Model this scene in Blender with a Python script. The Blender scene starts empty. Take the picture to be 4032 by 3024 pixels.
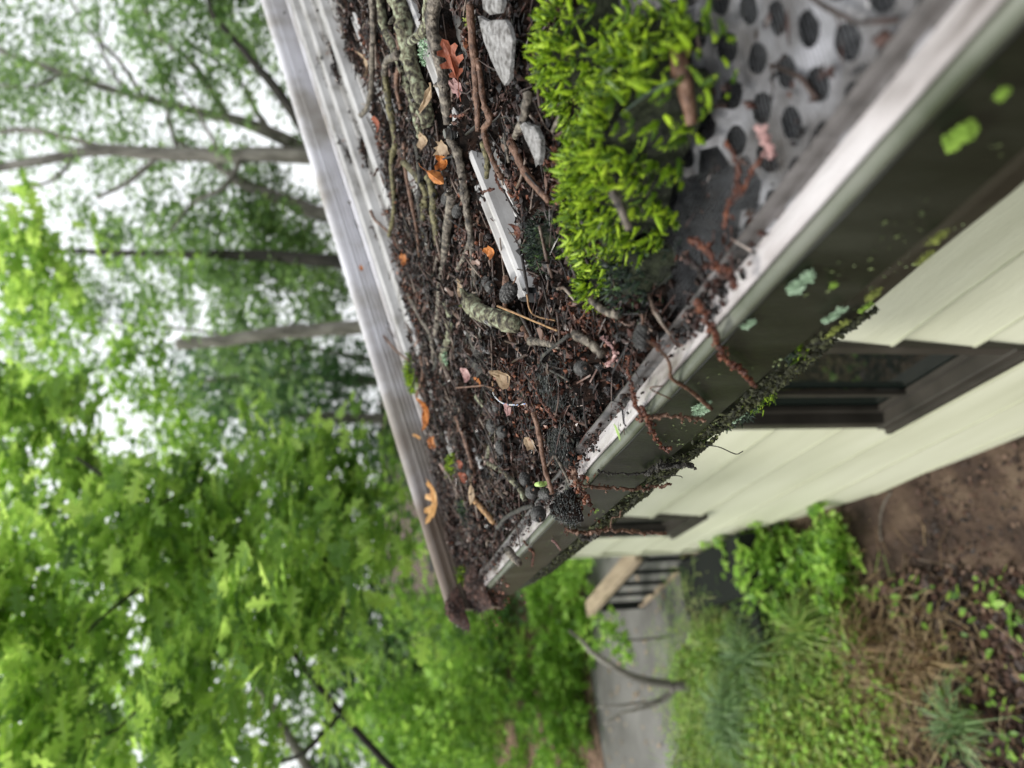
import bpy, math, random
import numpy as np
from mathutils import Vector, Matrix
random.seed(7); rng = np.random.default_rng(7)
scene = bpy.context.scene
R_ = math.radians

# ------------------------------------------------------------------ camera
FPX = 2900.0                                     # focal length in photograph pixels (4032 wide)
TH = math.atan(572/FPX); PS = math.atan(1326/FPX*math.cos(TH))
Rv = Vector((math.cos(PS), -math.sin(PS), 0))
Fv = Vector((math.sin(PS)*math.cos(TH), math.cos(PS)*math.cos(TH), -math.sin(TH)))
Uv = Rv.cross(Fv)
cam = bpy.data.cameras.new('camera'); co = bpy.data.objects.new('camera', cam)
scene.collection.objects.link(co); scene.camera = co
Xc, Yc, Zc = -Uv, Rv, -Fv                        # the phone was held sideways
co.matrix_world = Matrix(((Xc.x, Yc.x, Zc.x, 0), (Xc.y, Yc.y, Zc.y, 0), (Xc.z, Yc.z, Zc.z, 0), (0, 0, 0, 1)))
cam.sensor_width = 36; cam.lens = 36*FPX/4032
cam.clip_start = 0.02; cam.clip_end = 500
cam.dof.use_dof = True; cam.dof.focus_distance = 0.80; cam.dof.aperture_fstop = 3.7

# ------------------------------------------------------------------ world, sun, exposure
w = bpy.data.worlds.new('World'); scene.world = w; w.use_nodes = True
nt = w.node_tree; bg = nt.nodes['Background']
sky = nt.nodes.new('ShaderNodeTexSky'); sky.sky_type = 'NISHITA'; sky.sun_disc = False
sky.sun_elevation = R_(62); sky.sun_rotation = R_(-70); sky.dust_density = 4; sky.air_density = 1
hs = nt.nodes.new('ShaderNodeHueSaturation'); hs.inputs['Saturation'].default_value = 0.22
nt.links.new(sky.outputs[0], hs.inputs['Color']); mw = nt.nodes.new('ShaderNodeMixRGB'); mw.inputs[0].default_value = .55; mw.inputs[2].default_value = (9.5, 9.8, 10.0, 1)  # high bright cloud
nt.links.new(hs.outputs[0], mw.inputs[1]); nt.links.new(mw.outputs[0], bg.inputs['Color'])
bg.inputs['Strength'].default_value = 0.15
sl = bpy.data.lights.new('sun', 'SUN'); sl.energy = 2.2; sl.angle = R_(10); sl.color = (1, .965, .9)
so = bpy.data.objects.new('sun', sl); scene.collection.objects.link(so)
az, el = R_(-70), R_(62)
so.rotation_euler = Vector((math.sin(az)*math.cos(el), math.cos(az)*math.cos(el), math.sin(el))).to_track_quat('Z', 'Y').to_euler()
scene.view_settings.view_transform = 'Standard'; scene.view_settings.look = 'None'
scene.view_settings.exposure = 0.38; scene.view_settings.gamma = 1
scene.render.engine = 'CYCLES'
scene.cycles.max_bounces = 8; scene.cycles.diffuse_bounces = 4; scene.cycles.transmission_bounces = 6
scene.cycles.transparent_max_bounces = 8
scene.render.resolution_x = 1024; scene.render.resolution_y = 768

# ------------------------------------------------------------------ picture <-> place
def ray(x, y):
    return Fv + Rv*((3024-y-1512)/FPX) + Uv*((2016-x)/FPX)
def at_depth(x, y, d): return ray(x, y)*d
SL = .268                                        # roof pitch
def pan_z(x): return -.309 + SL*x
def deb_z(x): return -.290 + SL*x
def on_deb(x, y, h=0.0):
    d = ray(x, y); t = (.290-h)/(SL*d.x - d.z); return d*t
def on_face(x, y, X=.226):
    d = ray(x, y); return d*(X/d.x)
def gz(x, y):                                    # the yard: falls toward the viewer beside the wall
    t = min(1, max(0, (y-2.2)/2.6)); t = t*t*(3-2*t)
    return -2.62 + .47*t + .03*math.sin(x*2.1+y)*math.cos(y*1.7)
def on_ground(x, y, h=0.0):
    d = ray(x, y); t = 2.0/(-d.z)
    for i in range(30):
        p = d*t; t = (-(gz(p.x, p.y)+h))/(-d.z)*.5 + t*.5
    return d*t

# ------------------------------------------------------------------ materials
def mat(name, stops, rough=.6, scale=20, island=False, bump=0, bscale=60, trans=0, metal=0, spec=.4, detail=6, coord='Object', stretch=None, coat=0):
    m = bpy.data.materials.new(name); m.use_nodes = True; n = m.node_tree.nodes; l = m.node_tree.links
    p = n['Principled BSDF']; p.inputs['Roughness'].default_value = rough; p.inputs['Metallic'].default_value = metal
    p.inputs['Specular IOR Level'].default_value = spec
    p.inputs['Coat Weight'].default_value = coat
    tc = n.new('ShaderNodeTexCoord'); src = tc.outputs[coord]
    if stretch:
        mp = n.new('ShaderNodeMapping'); mp.inputs['Scale'].default_value = stretch; l.new(src, mp.inputs['Vector']); src = mp.outputs[0]
    if len(stops) == 1:
        p.inputs['Base Color'].default_value = (*stops[0][1], 1); colo = None
    else:
        cr = n.new('ShaderNodeValToRGB'); e = cr.color_ramp.elements
        while len(e) < len(stops): e.new(.5)
        for k, (t, c) in enumerate(stops): e[k].position = t; e[k].color = (*c, 1)
        nz = n.new('ShaderNodeTexNoise'); nz.inputs['Scale'].default_value = scale; nz.inputs['Detail'].default_value = detail
        l.new(src, nz.inputs['Vector'])
        if island:
            g = n.new('ShaderNodeNewGeometry'); ad = n.new('ShaderNodeMath'); ad.operation = 'MULTIPLY_ADD'
            mx = n.new('ShaderNodeMath'); mx.operation = 'ADD'
            ad.inputs[1].default_value = .8; l.new(g.outputs['Random Per Island'], ad.inputs[0])
            sb = n.new('ShaderNodeMath'); sb.operation = 'MULTIPLY_ADD'; sb.inputs[1].default_value = .7; sb.inputs[2].default_value = -.25
            l.new(nz.outputs['Fac'], sb.inputs[0]); l.new(sb.outputs[0], ad.inputs[2]); l.new(ad.outputs[0], cr.inputs['Fac'])
        else: l.new(nz.outputs['Fac'], cr.inputs['Fac'])
        l.new(cr.outputs[0], p.inputs['Base Color']); colo = cr.outputs[0]
    if bump:
        nb = n.new('ShaderNodeTexNoise'); nb.inputs['Scale'].default_value = bscale; nb.inputs['Detail'].default_value = 8; l.new(src, nb.inputs['Vector'])
        b = n.new('ShaderNodeBump'); b.inputs['Strength'].default_value = bump; b.inputs['Distance'].default_value = .9/bscale
        l.new(nb.outputs['Fac'], b.inputs['Height']); l.new(b.outputs[0], p.inputs['Normal'])
    if trans:
        tr = n.new('ShaderNodeBsdfTranslucent'); mxs = n.new('ShaderNodeMixShader'); mxs.inputs[0].default_value = trans
        if colo: 
            hv = n.new('ShaderNodeHueSaturation'); hv.inputs['Value'].default_value = 1.7; hv.inputs['Hue'].default_value = .485; hv.inputs['Saturation'].default_value = .98
            l.new(colo, hv.inputs['Color']); l.new(hv.outputs[0], tr.inputs['Color'])
        else: tr.inputs['Color'].default_value = (*stops[0][1], 1)
        l.new(p.outputs[0], mxs.inputs[1]); l.new(tr.outputs[0], mxs.inputs[2]); l.new(mxs.outputs[0], n['Material Output'].inputs['Surface'])
    return m
M = {}
M['white_metal'] = mat('white_metal', [(.3, (.20, .19, .17)), (.45, (.38, .37, .36)), (.7, (.50, .495, .49))], .28, 14, bump=.12, bscale=200)
M['pan_metal'] = mat('pan_metal', [(.3, (.08, .075, .065)), (.48, (.15, .147, .14)), (.7, (.19, .188, .185))], .35, 18, bump=.1, bscale=150)
M['rail_metal'] = mat('rail_metal', [(.25, (.20, .175, .15)), (.40, (.33, .31, .29)), (.55, (.52, .515, .54)), (.75, (.62, .615, .66))], .36, 6, bump=.1, bscale=120)
M['lip_metal'] = mat('lip_metal', [(.30, (.07, .055, .046)), (.40, (.21, .19, .18)), (.52, (.36, .335, .33)), (.7, (.44, .42, .42))], .17, 30, stretch=(1, .3, 1), bump=.25, bscale=90, spec=.6)
M['face_metal'] = mat('face_metal', [(.3, (.003, .005, .002)), (.45, (.009, .012, .006)), (.58, (.016, .019, .012)), (.8, (.038, .042, .030))], .34, 6, stretch=(1, 3.5, .8), bump=.15, bscale=160, spec=.5)
M['rim_metal'] = mat('rim_metal', [(.35, (.02, .018, .016)), (.5, (.065, .058, .054)), (.7, (.11, .10, .098))], .3, 40)
M['bead_metal'] = mat('bead_metal', [(.3, (.05, .06, .035)), (.55, (.11, .12, .09)), (.8, (.16, .16, .14))], .35, 16)
M['hole_shade'] = mat('hole_shade', [(0, (.006, .006, .006))], .9)
M['screen_wire'] = mat('screen_wire', [(.35, (.010, .011, .013)), (.65, (.035, .038, .042))], .4, 40, metal=.2)
M['plate'] = mat('plate', [(.3, (.05, .043, .038)), (.46, (.11, .105, .105)), (.58, (.19, .19, .20)), (.75, (.36, .36, .39))], .3, 24, metal=.2, bump=.4, bscale=200)
M['steel'] = mat('steel', [(.3, (.10, .09, .08)), (.6, (.30, .29, .27))], .3, 60, metal=.85)
M['washer'] = mat('washer', [(0, (.015, .015, .015))], .5)
M['soil'] = mat('soil', [(.3, (.0025, .002, .002)), (.5, (.007, .005, .004)), (.62, (.018, .010, .007)), (.8, (.03, .018, .014))], .85, 55, spec=.08, bump=1.0, bscale=190)
M['brown_mould'] = mat('brown_mould', [(.3, (.012, .006, .004)), (.5, (.06, .028, .02)), (.7, (.13, .07, .05))], .8, 120, bump=1, bscale=200)
M['litter'] = mat('litter', [(0, (.003, .003, .003)), (.34, (.009, .007, .006)), (.45, (.045, .014, .008)), (.55, (.014, .009, .008)), (.68, (.050, .024, .017)), (.78, (.012, .009, .008)), (.88, (.10, .052, .040)), (.95, (.20, .14, .12)), (1, (.40, .34, .30))], .38, 30, island=True, spec=.3, coat=.06)
M['rust'] = mat('rust', [(.3, (.018, .007, .005)), (.5, (.075, .022, .011)), (.75, (.20, .062, .022))], .45, 160, bump=1, bscale=400)
M['bark_lichen'] = mat('bark_lichen', [(.34, (.012, .010, .007)), (.44, (.06, .052, .035)), (.53, (.15, .145, .09)), (.66, (.28, .31, .21))], .8, 130, bump=1, bscale=260)
M['twig_grey'] = mat('twig_grey', [(.34, (.015, .012, .009)), (.48, (.08, .065, .05)), (.66, (.22, .19, .15))], .5, 150, bump=.9, bscale=300)
M['twig_olive'] = mat('twig_olive', [(.34, (.02, .017, .006)), (.48, (.08, .07, .028)), (.66, (.19, .17, .08))], .55, 150, bump=.8, bscale=300)
M['twig_brown'] = mat('twig_brown', [(.3, (.035, .017, .010)), (.5, (.11, .055, .032)), (.72, (.22, .13, .09))], .5, 120, bump=.8, bscale=300)
M['twig_black'] = mat('twig_black', [(.3, (.007, .007, .006)), (.55, (.03, .027, .022)), (.75, (.09, .085, .06))], .6, 120, bump=1, bscale=200)
M['stem_tan'] = mat('stem_tan', [(.3, (.13, .06, .025)), (.6, (.34, .2, .09))], .5, 120, bump=.4, bscale=300)
M['mint'] = mat('mint', [(.3, (.13, .2, .12)), (.5, (.27, .40, .26)), (.7, (.42, .55, .40))], .85, 180, bump=1, bscale=500)
M['lichen_yellow'] = mat('lichen_yellow', [(.3, (.10, .12, .02)), (.6, (.24, .28, .06))], .85, 180, bump=1, bscale=400)
M['lichen_green'] = mat('lichen_green', [(.3, (.12, .22, .02)), (.6, (.26, .42, .06))], .85, 120, bump=1, bscale=400)
M['cone'] = mat('cone', [(.3, (.010, .010, .009)), (.5, (.032, .030, .028)), (.75, (.10, .10, .095))], .45, 200, bump=.6, bscale=500)
M['leaf_red'] = mat('leaf_red', [(.3, (.16, .04, .02)), (.6, (.33, .10, .05))], .4, 60, bump=.5, bscale=200, trans=.25)
M['leaf_orange'] = mat('leaf_orange', [(.32, (.14, .04, .01)), (.48, (.42, .15, .03)), (.66, (.62, .28, .08))], .4, 120, bump=.5, bscale=200, trans=.3)
M['leaf_yellow'] = mat('leaf_yellow', [(.3, (.26, .13, .04)), (.5, (.52, .30, .10)), (.66, (.66, .44, .19))], .5, 60, bump=.5, bscale=200, trans=.3)
M['leaf_tan'] = mat('leaf_tan', [(.3, (.17, .10, .055)), (.6, (.40, .30, .19))], .5, 60, bump=.5, bscale=200, trans=.15)
M['leaf_pink'] = mat('leaf_pink', [(.3, (.26, .13, .12)), (.6, (.46, .29, .27))], .4, 60, trans=.15)
M['sprout'] = mat('sprout', [(.3, (.30, .45, .10)), (.6, (.5, .66, .26))], .4, 60, trans=.2)
M['chip'] = mat('chip', [(.34, (.07, .065, .06)), (.48, (.18, .175, .17)), (.66, (.29, .285, .28))], .85, 140, bump=1, bscale=350)
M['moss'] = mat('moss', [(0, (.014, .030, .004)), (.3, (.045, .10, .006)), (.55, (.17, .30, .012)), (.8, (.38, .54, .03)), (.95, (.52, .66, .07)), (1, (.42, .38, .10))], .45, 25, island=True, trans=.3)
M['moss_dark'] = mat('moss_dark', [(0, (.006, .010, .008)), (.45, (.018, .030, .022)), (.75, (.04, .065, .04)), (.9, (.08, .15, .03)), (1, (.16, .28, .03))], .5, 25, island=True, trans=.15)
M['moss_bed'] = mat('moss_bed', [(.3, (.003, .004, .002)), (.6, (.012, .016, .005))], .95, 90, bump=1, bscale=200)
M['root_mat'] = mat('root_mat', [(0, (.004, .005, .005)), (.5, (.014, .016, .015)), (.85, (.035, .038, .034)), (1, (.12, .11, .09))], .35, 25, island=True)
M['siding'] = mat('siding', [(.3, (.44, .45, .32)), (.5, (.51, .52, .385)), (.7, (.56, .57, .435))], .55, 2.2, bump=.15, bscale=40, stretch=(1, .4, 3))
M['window_paint'] = mat('window_paint', [(.3, (.022, .020, .015)), (.7, (.045, .04, .032))], .45, 8)
M['glass'] = mat('glass', [(0, (.008, .012, .010))], .04, spec=1.0)
M['shingle'] = mat('shingle', [(.3, (.05, .05, .05)), (.7, (.11, .10, .10))], .9, 30)
M['beam'] = mat('beam', [(.3, (.20, .15, .10)), (.6, (.33, .26, .18))], .6, 6, bump=.2, bscale=40, stretch=(8, 1, 8))
M['black_rail'] = mat('black_rail', [(0, (.008, .010, .009))], .7, spec=.2)
M['dirt'] = mat('dirt', [(.3, (.022, .014, .010)), (.46, (.05, .031, .021)), (.58, (.085, .056, .037)), (.8, (.15, .11, .075))], .95, 5, bump=1, bscale=14)
M['asphalt'] = mat('asphalt', [(.3, (.07, .066, .062)), (.5, (.12, .115, .11)), (.7, (.17, .163, .157))], .7, 2.2, bump=.3, bscale=80)
M['mulch'] = mat('mulch', [(.3, (.08, .045, .03)), (.6, (.22, .14, .10))], .95, 9, bump=1, bscale=12)
M['trunk'] = mat('trunk', [(.3, (.06, .055, .045)), (.5, (.15, .14, .12)), (.7, (.26, .245, .215))], .85, 7, bump=1, bscale=20, stretch=(1, 1, .25))
M['trunk_dark'] = mat('trunk_dark', [(.3, (.010, .010, .007)), (.7, (.035, .032, .024))], .85, 7, bump=1, bscale=20, stretch=(1, 1, .25))
def dirty_end(m, x0, x1, col):
    n = m.node_tree.nodes; l = m.node_tree.links; p = n['Principled BSDF']; old = p.inputs['Base Color'].links[0].from_socket
    tc = n.new('ShaderNodeTexCoord'); sx = n.new('ShaderNodeSeparateXYZ'); l.new(tc.outputs['Object'], sx.inputs[0])
    mr = n.new('ShaderNodeMapRange'); mr.inputs[1].default_value = x0; mr.inputs[2].default_value = x1; mr.inputs[3].default_value = 1; mr.inputs[4].default_value = 0; l.new(sx.outputs[0], mr.inputs[0])
    nz = n.new('ShaderNodeTexNoise'); nz.inputs['Scale'].default_value = 7; nz.inputs['Detail'].default_value = 6; l.new(tc.outputs['Object'], nz.inputs['Vector'])
    mu = n.new('ShaderNodeMath'); mu.operation = 'MULTIPLY_ADD'; mu.inputs[1].default_value = 1.2; l.new(nz.outputs['Fac'], mu.inputs[0]); ad = n.new('ShaderNodeMath'); ad.operation = 'SUBTRACT'; ad.inputs[1].default_value = .62
    l.new(mr.outputs[0], ad.inputs[0]); l.new(ad.outputs[0], mu.inputs[2]); mx = n.new('ShaderNodeMixRGB'); mx.inputs[2].default_value = (*col, 1)
    cl = n.new('ShaderNodeClamp'); l.new(mu.outputs[0], cl.inputs[0]); l.new(cl.outputs[0], mx.inputs[0]); l.new(old, mx.inputs[1]); l.new(mx.outputs[0], p.inputs['Base Color'])
dirty_end(M['rail_metal'], .30, 1.0, (.13, .10, .078))
def leafm(name, a, b, c, d, trans=.45, rough=.45):
    return mat(name, [(0, a), (.35, b), (.65, c), (1, d)], rough, 1.3, island=True, trans=trans, spec=.5, detail=2)
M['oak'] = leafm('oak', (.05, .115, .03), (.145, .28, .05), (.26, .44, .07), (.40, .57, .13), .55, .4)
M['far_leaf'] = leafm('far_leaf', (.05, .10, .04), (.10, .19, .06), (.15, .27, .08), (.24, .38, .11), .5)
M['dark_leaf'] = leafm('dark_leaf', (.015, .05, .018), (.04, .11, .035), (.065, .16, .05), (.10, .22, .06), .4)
M['mid_leaf'] = leafm('mid_leaf', (.06, .14, .025), (.15, .30, .045), (.25, .45, .07), (.38, .58, .11), .5)
M['lime_leaf'] = leafm('lime_leaf', (.08, .18, .03), (.19, .36, .05), (.30, .50, .08), (.42, .60, .15), .5)
M['blade'] = leafm('blade', (.05, .12, .02), (.15, .27, .05), (.27, .38, .09), (.42, .46, .18), .35)
M['blade_blue'] = leafm('blade_blue', (.06, .11, .04), (.12, .21, .08), (.20, .32, .13), (.36, .46, .24), .3)
M['blade_dry'] = leafm('blade_dry', (.07, .045, .02), (.17, .11, .055), (.29, .21, .11), (.42, .34, .18), .25)
M['leaf_litter'] = mat('leaf_litter', [(0, (.008, .005, .004)), (.45, (.026, .014, .010)), (.75, (.065, .030, .019)), (1, (.18, .12, .085))], .6, 3, island=True)

# ------------------------------------------------------------------ mesh helpers
class MB:
    def __init__(s): s.v = []; s.f = []; s.n = 0
    def add(s, v, f):
        s.v.append(np.asarray(v, float).reshape(-1, 3)); s.f.extend([tuple(int(i)+s.n for i in q) for q in f]); s.n += len(s.v[-1])
    def box(s, a, b):
        x0, y0, z0 = a; x1, y1, z1 = b
        s.add([(x0,y0,z0),(x1,y0,z0),(x1,y1,z0),(x0,y1,z0),(x0,y0,z1),(x1,y0,z1),(x1,y1,z1),(x0,y1,z1)],
              [(0,3,2,1),(4,5,6,7),(0,1,5,4),(1,2,6,5),(2,3,7,6),(3,0,4,7)])
    def bar(s, p, q, wd, h, up=Vector((0,0,1))):
        p, q = Vector(p), Vector(q); d = (q-p).normalized(); r = d.cross(up).normalized(); u = r.cross(d)
        vs = []
        for c in (p, q):
            for a, b in ((-1,-1),(1,-1),(1,1),(-1,1)): vs.append(c+r*a*wd/2+u*b*h/2)
        s.add(vs, [(0,3,2,1),(4,5,6,7),(0,1,5,4),(1,2,6,5),(2,3,7,6),(3,0,4,7)])
    def tube(s, pts, rad, k=7, rough=0.0):
        pts = [Vector(p) for p in pts]; n = len(pts); rad = rad if hasattr(rad, '__len__') else [rad]*n
        vs = []; fs = []; ref = Vector((.31, .22, .92)).normalized()
        for i, p in enumerate(pts):
            d = (pts[min(i+1, n-1)]-pts[max(i-1, 0)]).normalized()
            a = d.cross(ref); a = (a if a.length > .05 else d.cross(Vector((1, 0, 0)))).normalized(); b = d.cross(a)
            for j in range(k):
                t = 2*math.pi*j/k; r = rad[i]*(1+rough*random.uniform(-1, 1)); vs.append(p+a*math.cos(t)*r+b*math.sin(t)*r)
        for i in range(n-1):
            for j in range(k): fs.append((i*k+j, i*k+(j+1)%k, (i+1)*k+(j+1)%k, (i+1)*k+j))
        fs.append(tuple(range(k-1, -1, -1))); fs.append(tuple((n-1)*k+j for j in range(k)))
        s.add(vs, fs)
    def extrude_y(s, prof, y0, y1, closed=False, seg=1, jit=0):
        k = len(prof); vs = []; fs = []
        for i in range(seg+1):
            y = y0+(y1-y0)*i/seg; j = jit*math.sin(y*37.0)
            vs += [(x+j, y, z+j*.5) for x, z in prof]
        for i in range(seg):
            for a in range(k if closed else k-1): fs.append((i*k+a, i*k+(a+1)%k, (i+1)*k+(a+1)%k, (i+1)*k+a))
        if closed: fs.append(tuple(range(k))); fs.append(tuple(seg*k+a for a in range(k-1, -1, -1)))
        s.add(vs, fs)
    def build(s, name, m, parent=None, smooth=False, bevel=0):
        me = bpy.data.meshes.new(name); V = np.concatenate(s.v) if s.v else np.zeros((0, 3))
        me.from_pydata(V.tolist(), [], s.f); me.update()
        me.materials.append(M[m] if isinstance(m, str) else m)
        if smooth: me.polygons.foreach_set('use_smooth', [True]*len(me.polygons))
        o = bpy.data.objects.new(name, me); scene.collection.objects.link(o)
        if parent: o.parent = parent
        if bevel:
            b = o.modifiers.new('bevel', 'BEVEL'); b.width = bevel; b.segments = 2; b.limit_method = 'ANGLE'
        return o
def recentre(o, c):
    c = Vector(c)
    o.data.transform(Matrix.Translation(-c)); o.location = c; return o
GROUPS = {'twig': 'fallen twigs on the roof debris', 'cone': 'small dark cones in the debris', 'leaf': 'dead leaves on the debris', 'catkin': 'rusty catkins on roof and gutter', 'lichen': 'lichen patches', 'moss': 'moss growing on roof and gutter', 'tree': 'trees around the house', 'shrub': 'shrubs in the yard', 'grass': 'grass clumps in the yard', 'bark': 'grey bark pieces', 'tendril': 'fine tendrils at the gutter', 'root mat': 'dark fibre mats in the gutter', 'leaf stalk': 'thin leaf stalks', 'root string': 'black strings under the gutter'}
def tag(o, label, cat=None, group=None, kind=None):
    if not group and not kind: group = GROUPS.get(cat)
    if label: o['label'] = label
    if cat: o['category'] = cat
    if group: o['group'] = group
    if kind: o['kind'] = kind
    return o
def empty(name, label, cat, loc, group=None):
    o = bpy.data.objects.new(name, None); scene.collection.objects.link(o); o.location = loc; o.empty_display_size = .05
    bpy.context.view_layer.update()
    return tag(o, label, cat, group)
def under(child, root):                          # parent keeping world-space geometry
    child.parent = root; child.matrix_parent_inverse = Matrix.Translation(-root.location); return child
def thing_mesh(mb, name, m, label, cat, group=None, smooth=True, kind=None):
    o = mb.build(name, m, smooth=smooth); V = np.concatenate(mb.v)
    recentre(o, (float(V[:, 0].mean()), float(V[:, 1].mean()), float(V[:, 2].min())))
    return tag(o, label, cat, group, kind)
def rotmats(n, tilt=None):
    """random rotations (n,3,3); tilt: max angle of the local z from world z"""
    a = rng.uniform(0, 2*np.pi, n)
    if tilt is None: ct = rng.uniform(-1, 1, n)
    else: ct = np.cos(np.abs(rng.normal(0, tilt*.6, n)).clip(0, np.pi))
    st = np.sqrt(1-ct**2); ph = rng.uniform(0, 2*np.pi, n)
    z = np.stack([st*np.cos(ph), st*np.sin(ph), ct], 1)
    h = np.stack([np.cos(a), np.sin(a), rng.uniform(-.2, .2, n)], 1)
    x = h-(h*z).sum(1, keepdims=True)*z; x /= np.linalg.norm(x, axis=1, keepdims=True)
    y = np.cross(z, x)
    return np.stack([x, y, z], 2)
def scatter(mb, base, faces, pos, scale, rots):
    n = len(pos); base = np.asarray(base, float); k = len(base)
    sc = np.asarray(scale); sc = sc[:, None, None] if sc.ndim == 1 else sc[:, None, :]
    V = np.einsum('nij,nkj->nki', rots, base[None]*sc)+pos[:, None]
    off = np.arange(n)*k+mb.n
    F = []
    for f in faces:
        F.append([tuple(q) for q in (off[:, None]+np.array(f)[None]).tolist()])
    mb.v.append(V.reshape(-1, 3)); mb.n += n*k
    for q in F: mb.f.extend(q)
DIAMOND = [(0,0,0),(.5,.32,.06),(1,0,0),(.5,-.32,.06)]; DF = [(0,1,2),(0,2,3)]
def oak_poly():
    L = [(0,0),(.10,.03),(.18,.16),(.26,.17),(.30,.07),(.38,.09),(.44,.27),(.54,.28),(.57,.11),(.65,.12),(.74,.25),(.82,.22),(.82,.09),(.92,.10),(1,0)]
    up = [(x, y, .18*y+.10*x*(1-x)) for x, y in L]; dn = [(x, -y, .18*y+.10*x*(1-x)) for x, y in L[1:-1]]
    v = up+dn; n = len(up); f = []
    ctr = len(v)
    mid = [(x, 0, .10*x*(1-x)-.02) for x in (.25, .5, .75)]; v += mid
    # fans: left and right halves split along midrib
    fl = tuple([0]+list(range(1, n))+[ctr+2, ctr+1, ctr]); fr = tuple([0, ctr, ctr+1, ctr+2, n-1]+list(range(len(v)-4, n-1, -1)))
    return v, [fl, fr]
OAK, OF = oak_poly()
MAPLE = [(0,0,0),(.12,.20,.02),(.05,.42,.05),(.28,.36,.04),(.42,.52,.08),(.50,.26,.03),(.78,.30,.05),(.74,.12,.02),(1.05,0,-.03),(.74,-.12,.02),(.78,-.30,.05),(.50,-.26,.03),(.42,-.52,.08),(.28,-.36,.04),(.05,-.42,.05),(.12,-.20,.02)]
MF = [tuple(range(16))]
def wander(pts, sub=4, amp=.002):
    """Catmull-Rom through pts with a little wander"""
    pts = [Vector(p) for p in pts]; P = [pts[0]*2-pts[1]]+pts+[pts[-1]*2-pts[-2]]; out = []
    for i in range(1, len(P)-2):
        for k in range(sub):
            t = k/sub; a, b, c, d = P[i-1], P[i], P[i+1], P[i+2]
            q = .5*((2*b)+(c-a)*t+(2*a-5*b+4*c-d)*t*t+(3*b-a-3*c+d)*t**3)
            out.append(q+Vector([random.uniform(-amp, amp) for _ in range(3)]))
    out.append(pts[-1]); return out
def hnoise(x, y, s=0):
    return (math.sin(x*23+s)*math.cos(y*19-s)+.6*math.sin(x*51+y*37+s*2)+.4*math.cos(y*83-x*61+s)+.25*math.sin(x*150+y*131))/2.25

# ================================================================== SETTING: yard
def grid(name, x0, x1, y0, y1, nx, ny, zf, m, kind='structure', extra=None):
    mb = MB(); xs = np.linspace(x0, x1, nx); ys = np.linspace(y0, y1, ny)
    v = [(x, y, zf(x, y)) for y in ys for x in xs]
    f = [(j*nx+i, j*nx+i+1, (j+1)*nx+i+1, (j+1)*nx+i) for j in range(ny-1) for i in range(nx-1)]
    mb.add(v, f); o = mb.build(name, m, smooth=True); o['kind'] = kind; return o
grid('ground', -60, 60, -6, 120, 160, 200, gz, 'dirt')
grid('driveway', -30, 9, 4.85, 7.3, 80, 8, lambda x, y: gz(x, y)+.012+.006, 'asphalt')
grid('mulch_bed', -30, 9, 7.32, 11.5, 60, 16, lambda x, y: gz(x, y)+.02+.35*max(0, (y-7.3)/3.5), 'mulch')

# ================================================================== SETTING: house
WX = .85
house = empty('house', 'cream lap-sided house wall with dark windows below the gutter', 'house', (1.8, 2, -2.7))
LAP = .265; z0 = -1.42
def lap_wall(mb, ya, yb, ztop, zbot=-3.0):
    z = z0+LAP*6
    while z > zbot:
        lo = z-LAP; hi = min(z, ztop)
        if lo < ztop:
            mb.add([(WX-.024, ya, lo), (WX-.024, yb, lo), (WX-.001, yb, hi), (WX-.001, ya, hi), (WX+.02, ya, lo), (WX+.02, yb, lo), (WX+.02, yb, hi), (WX+.02, ya, hi)],
                   [(0, 3, 2, 1), (0, 1, 5, 4), (1, 2, 6, 5), (3, 0, 4, 7), (2, 3, 7, 6)])
        z -= LAP
W1 = (1.585, 2.225, -1.86, -.60); W2 = (3.50, 3.93, -1.69, -.62)
mb = MB(); y0h = -2.5; y1h = 4.46
lap_wall(mb, y0h, W1[0], -.40); lap_wall(mb, W1[1], W2[0], -.40); lap_wall(mb, W2[1], y1h, -.40)
def lap_part(mb, ya, yb, za, zb):
    z = z0+LAP*6
    while z > za-LAP:
        lo = max(z-LAP, za); hi = min(z, zb)
        if hi > lo+1e-4:
            f = (z-lo)/LAP
            mb.add([(WX-.001-.023*f, ya, lo), (WX-.001-.023*f, yb, lo), (WX-.001-.023*(z-hi)/LAP, yb, hi), (WX-.001-.023*(z-hi)/LAP, ya, hi)], [(0, 3, 2, 1)])
        z -= LAP
for W in (W1, W2): lap_part(mb, W[0], W[1], -3.0, W[2]); lap_part(mb, W[0], W[1], W[3], -.40)
mb.box((WX+.03, y1h-.02, -3.0), (4.2, y1h, -.40)); mb.box((WX+.03, y0h, -3.0), (4.2, y0h+.02, -.40))
under(mb.build('wall', 'siding'), house)
mb = MB(); z = z0-LAP*5  # darker strips colour in joint shadow and dirt along each board's lower edge
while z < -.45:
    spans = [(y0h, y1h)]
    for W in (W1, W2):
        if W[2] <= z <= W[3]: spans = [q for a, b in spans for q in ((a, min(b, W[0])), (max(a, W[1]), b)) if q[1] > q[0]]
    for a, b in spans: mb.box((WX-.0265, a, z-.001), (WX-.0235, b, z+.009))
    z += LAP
under(mb.build('lap_shade_dirt', mat('lap_shade_dirt', [(.3, (.36, .37, .26)), (.6, (.43, .44, .32))], .7, 8)), house)
mb = MB(); mb.box((WX-.028, y1h, -3.0), (WX+.09, y1h+.03, -.40)); under(mb.build('corner_board', 'siding'), house)
mb = MB(); mb.box((WX-.005, y0h, -2.62), (WX+.4, y1h-.03, -2.2)); 
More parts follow.
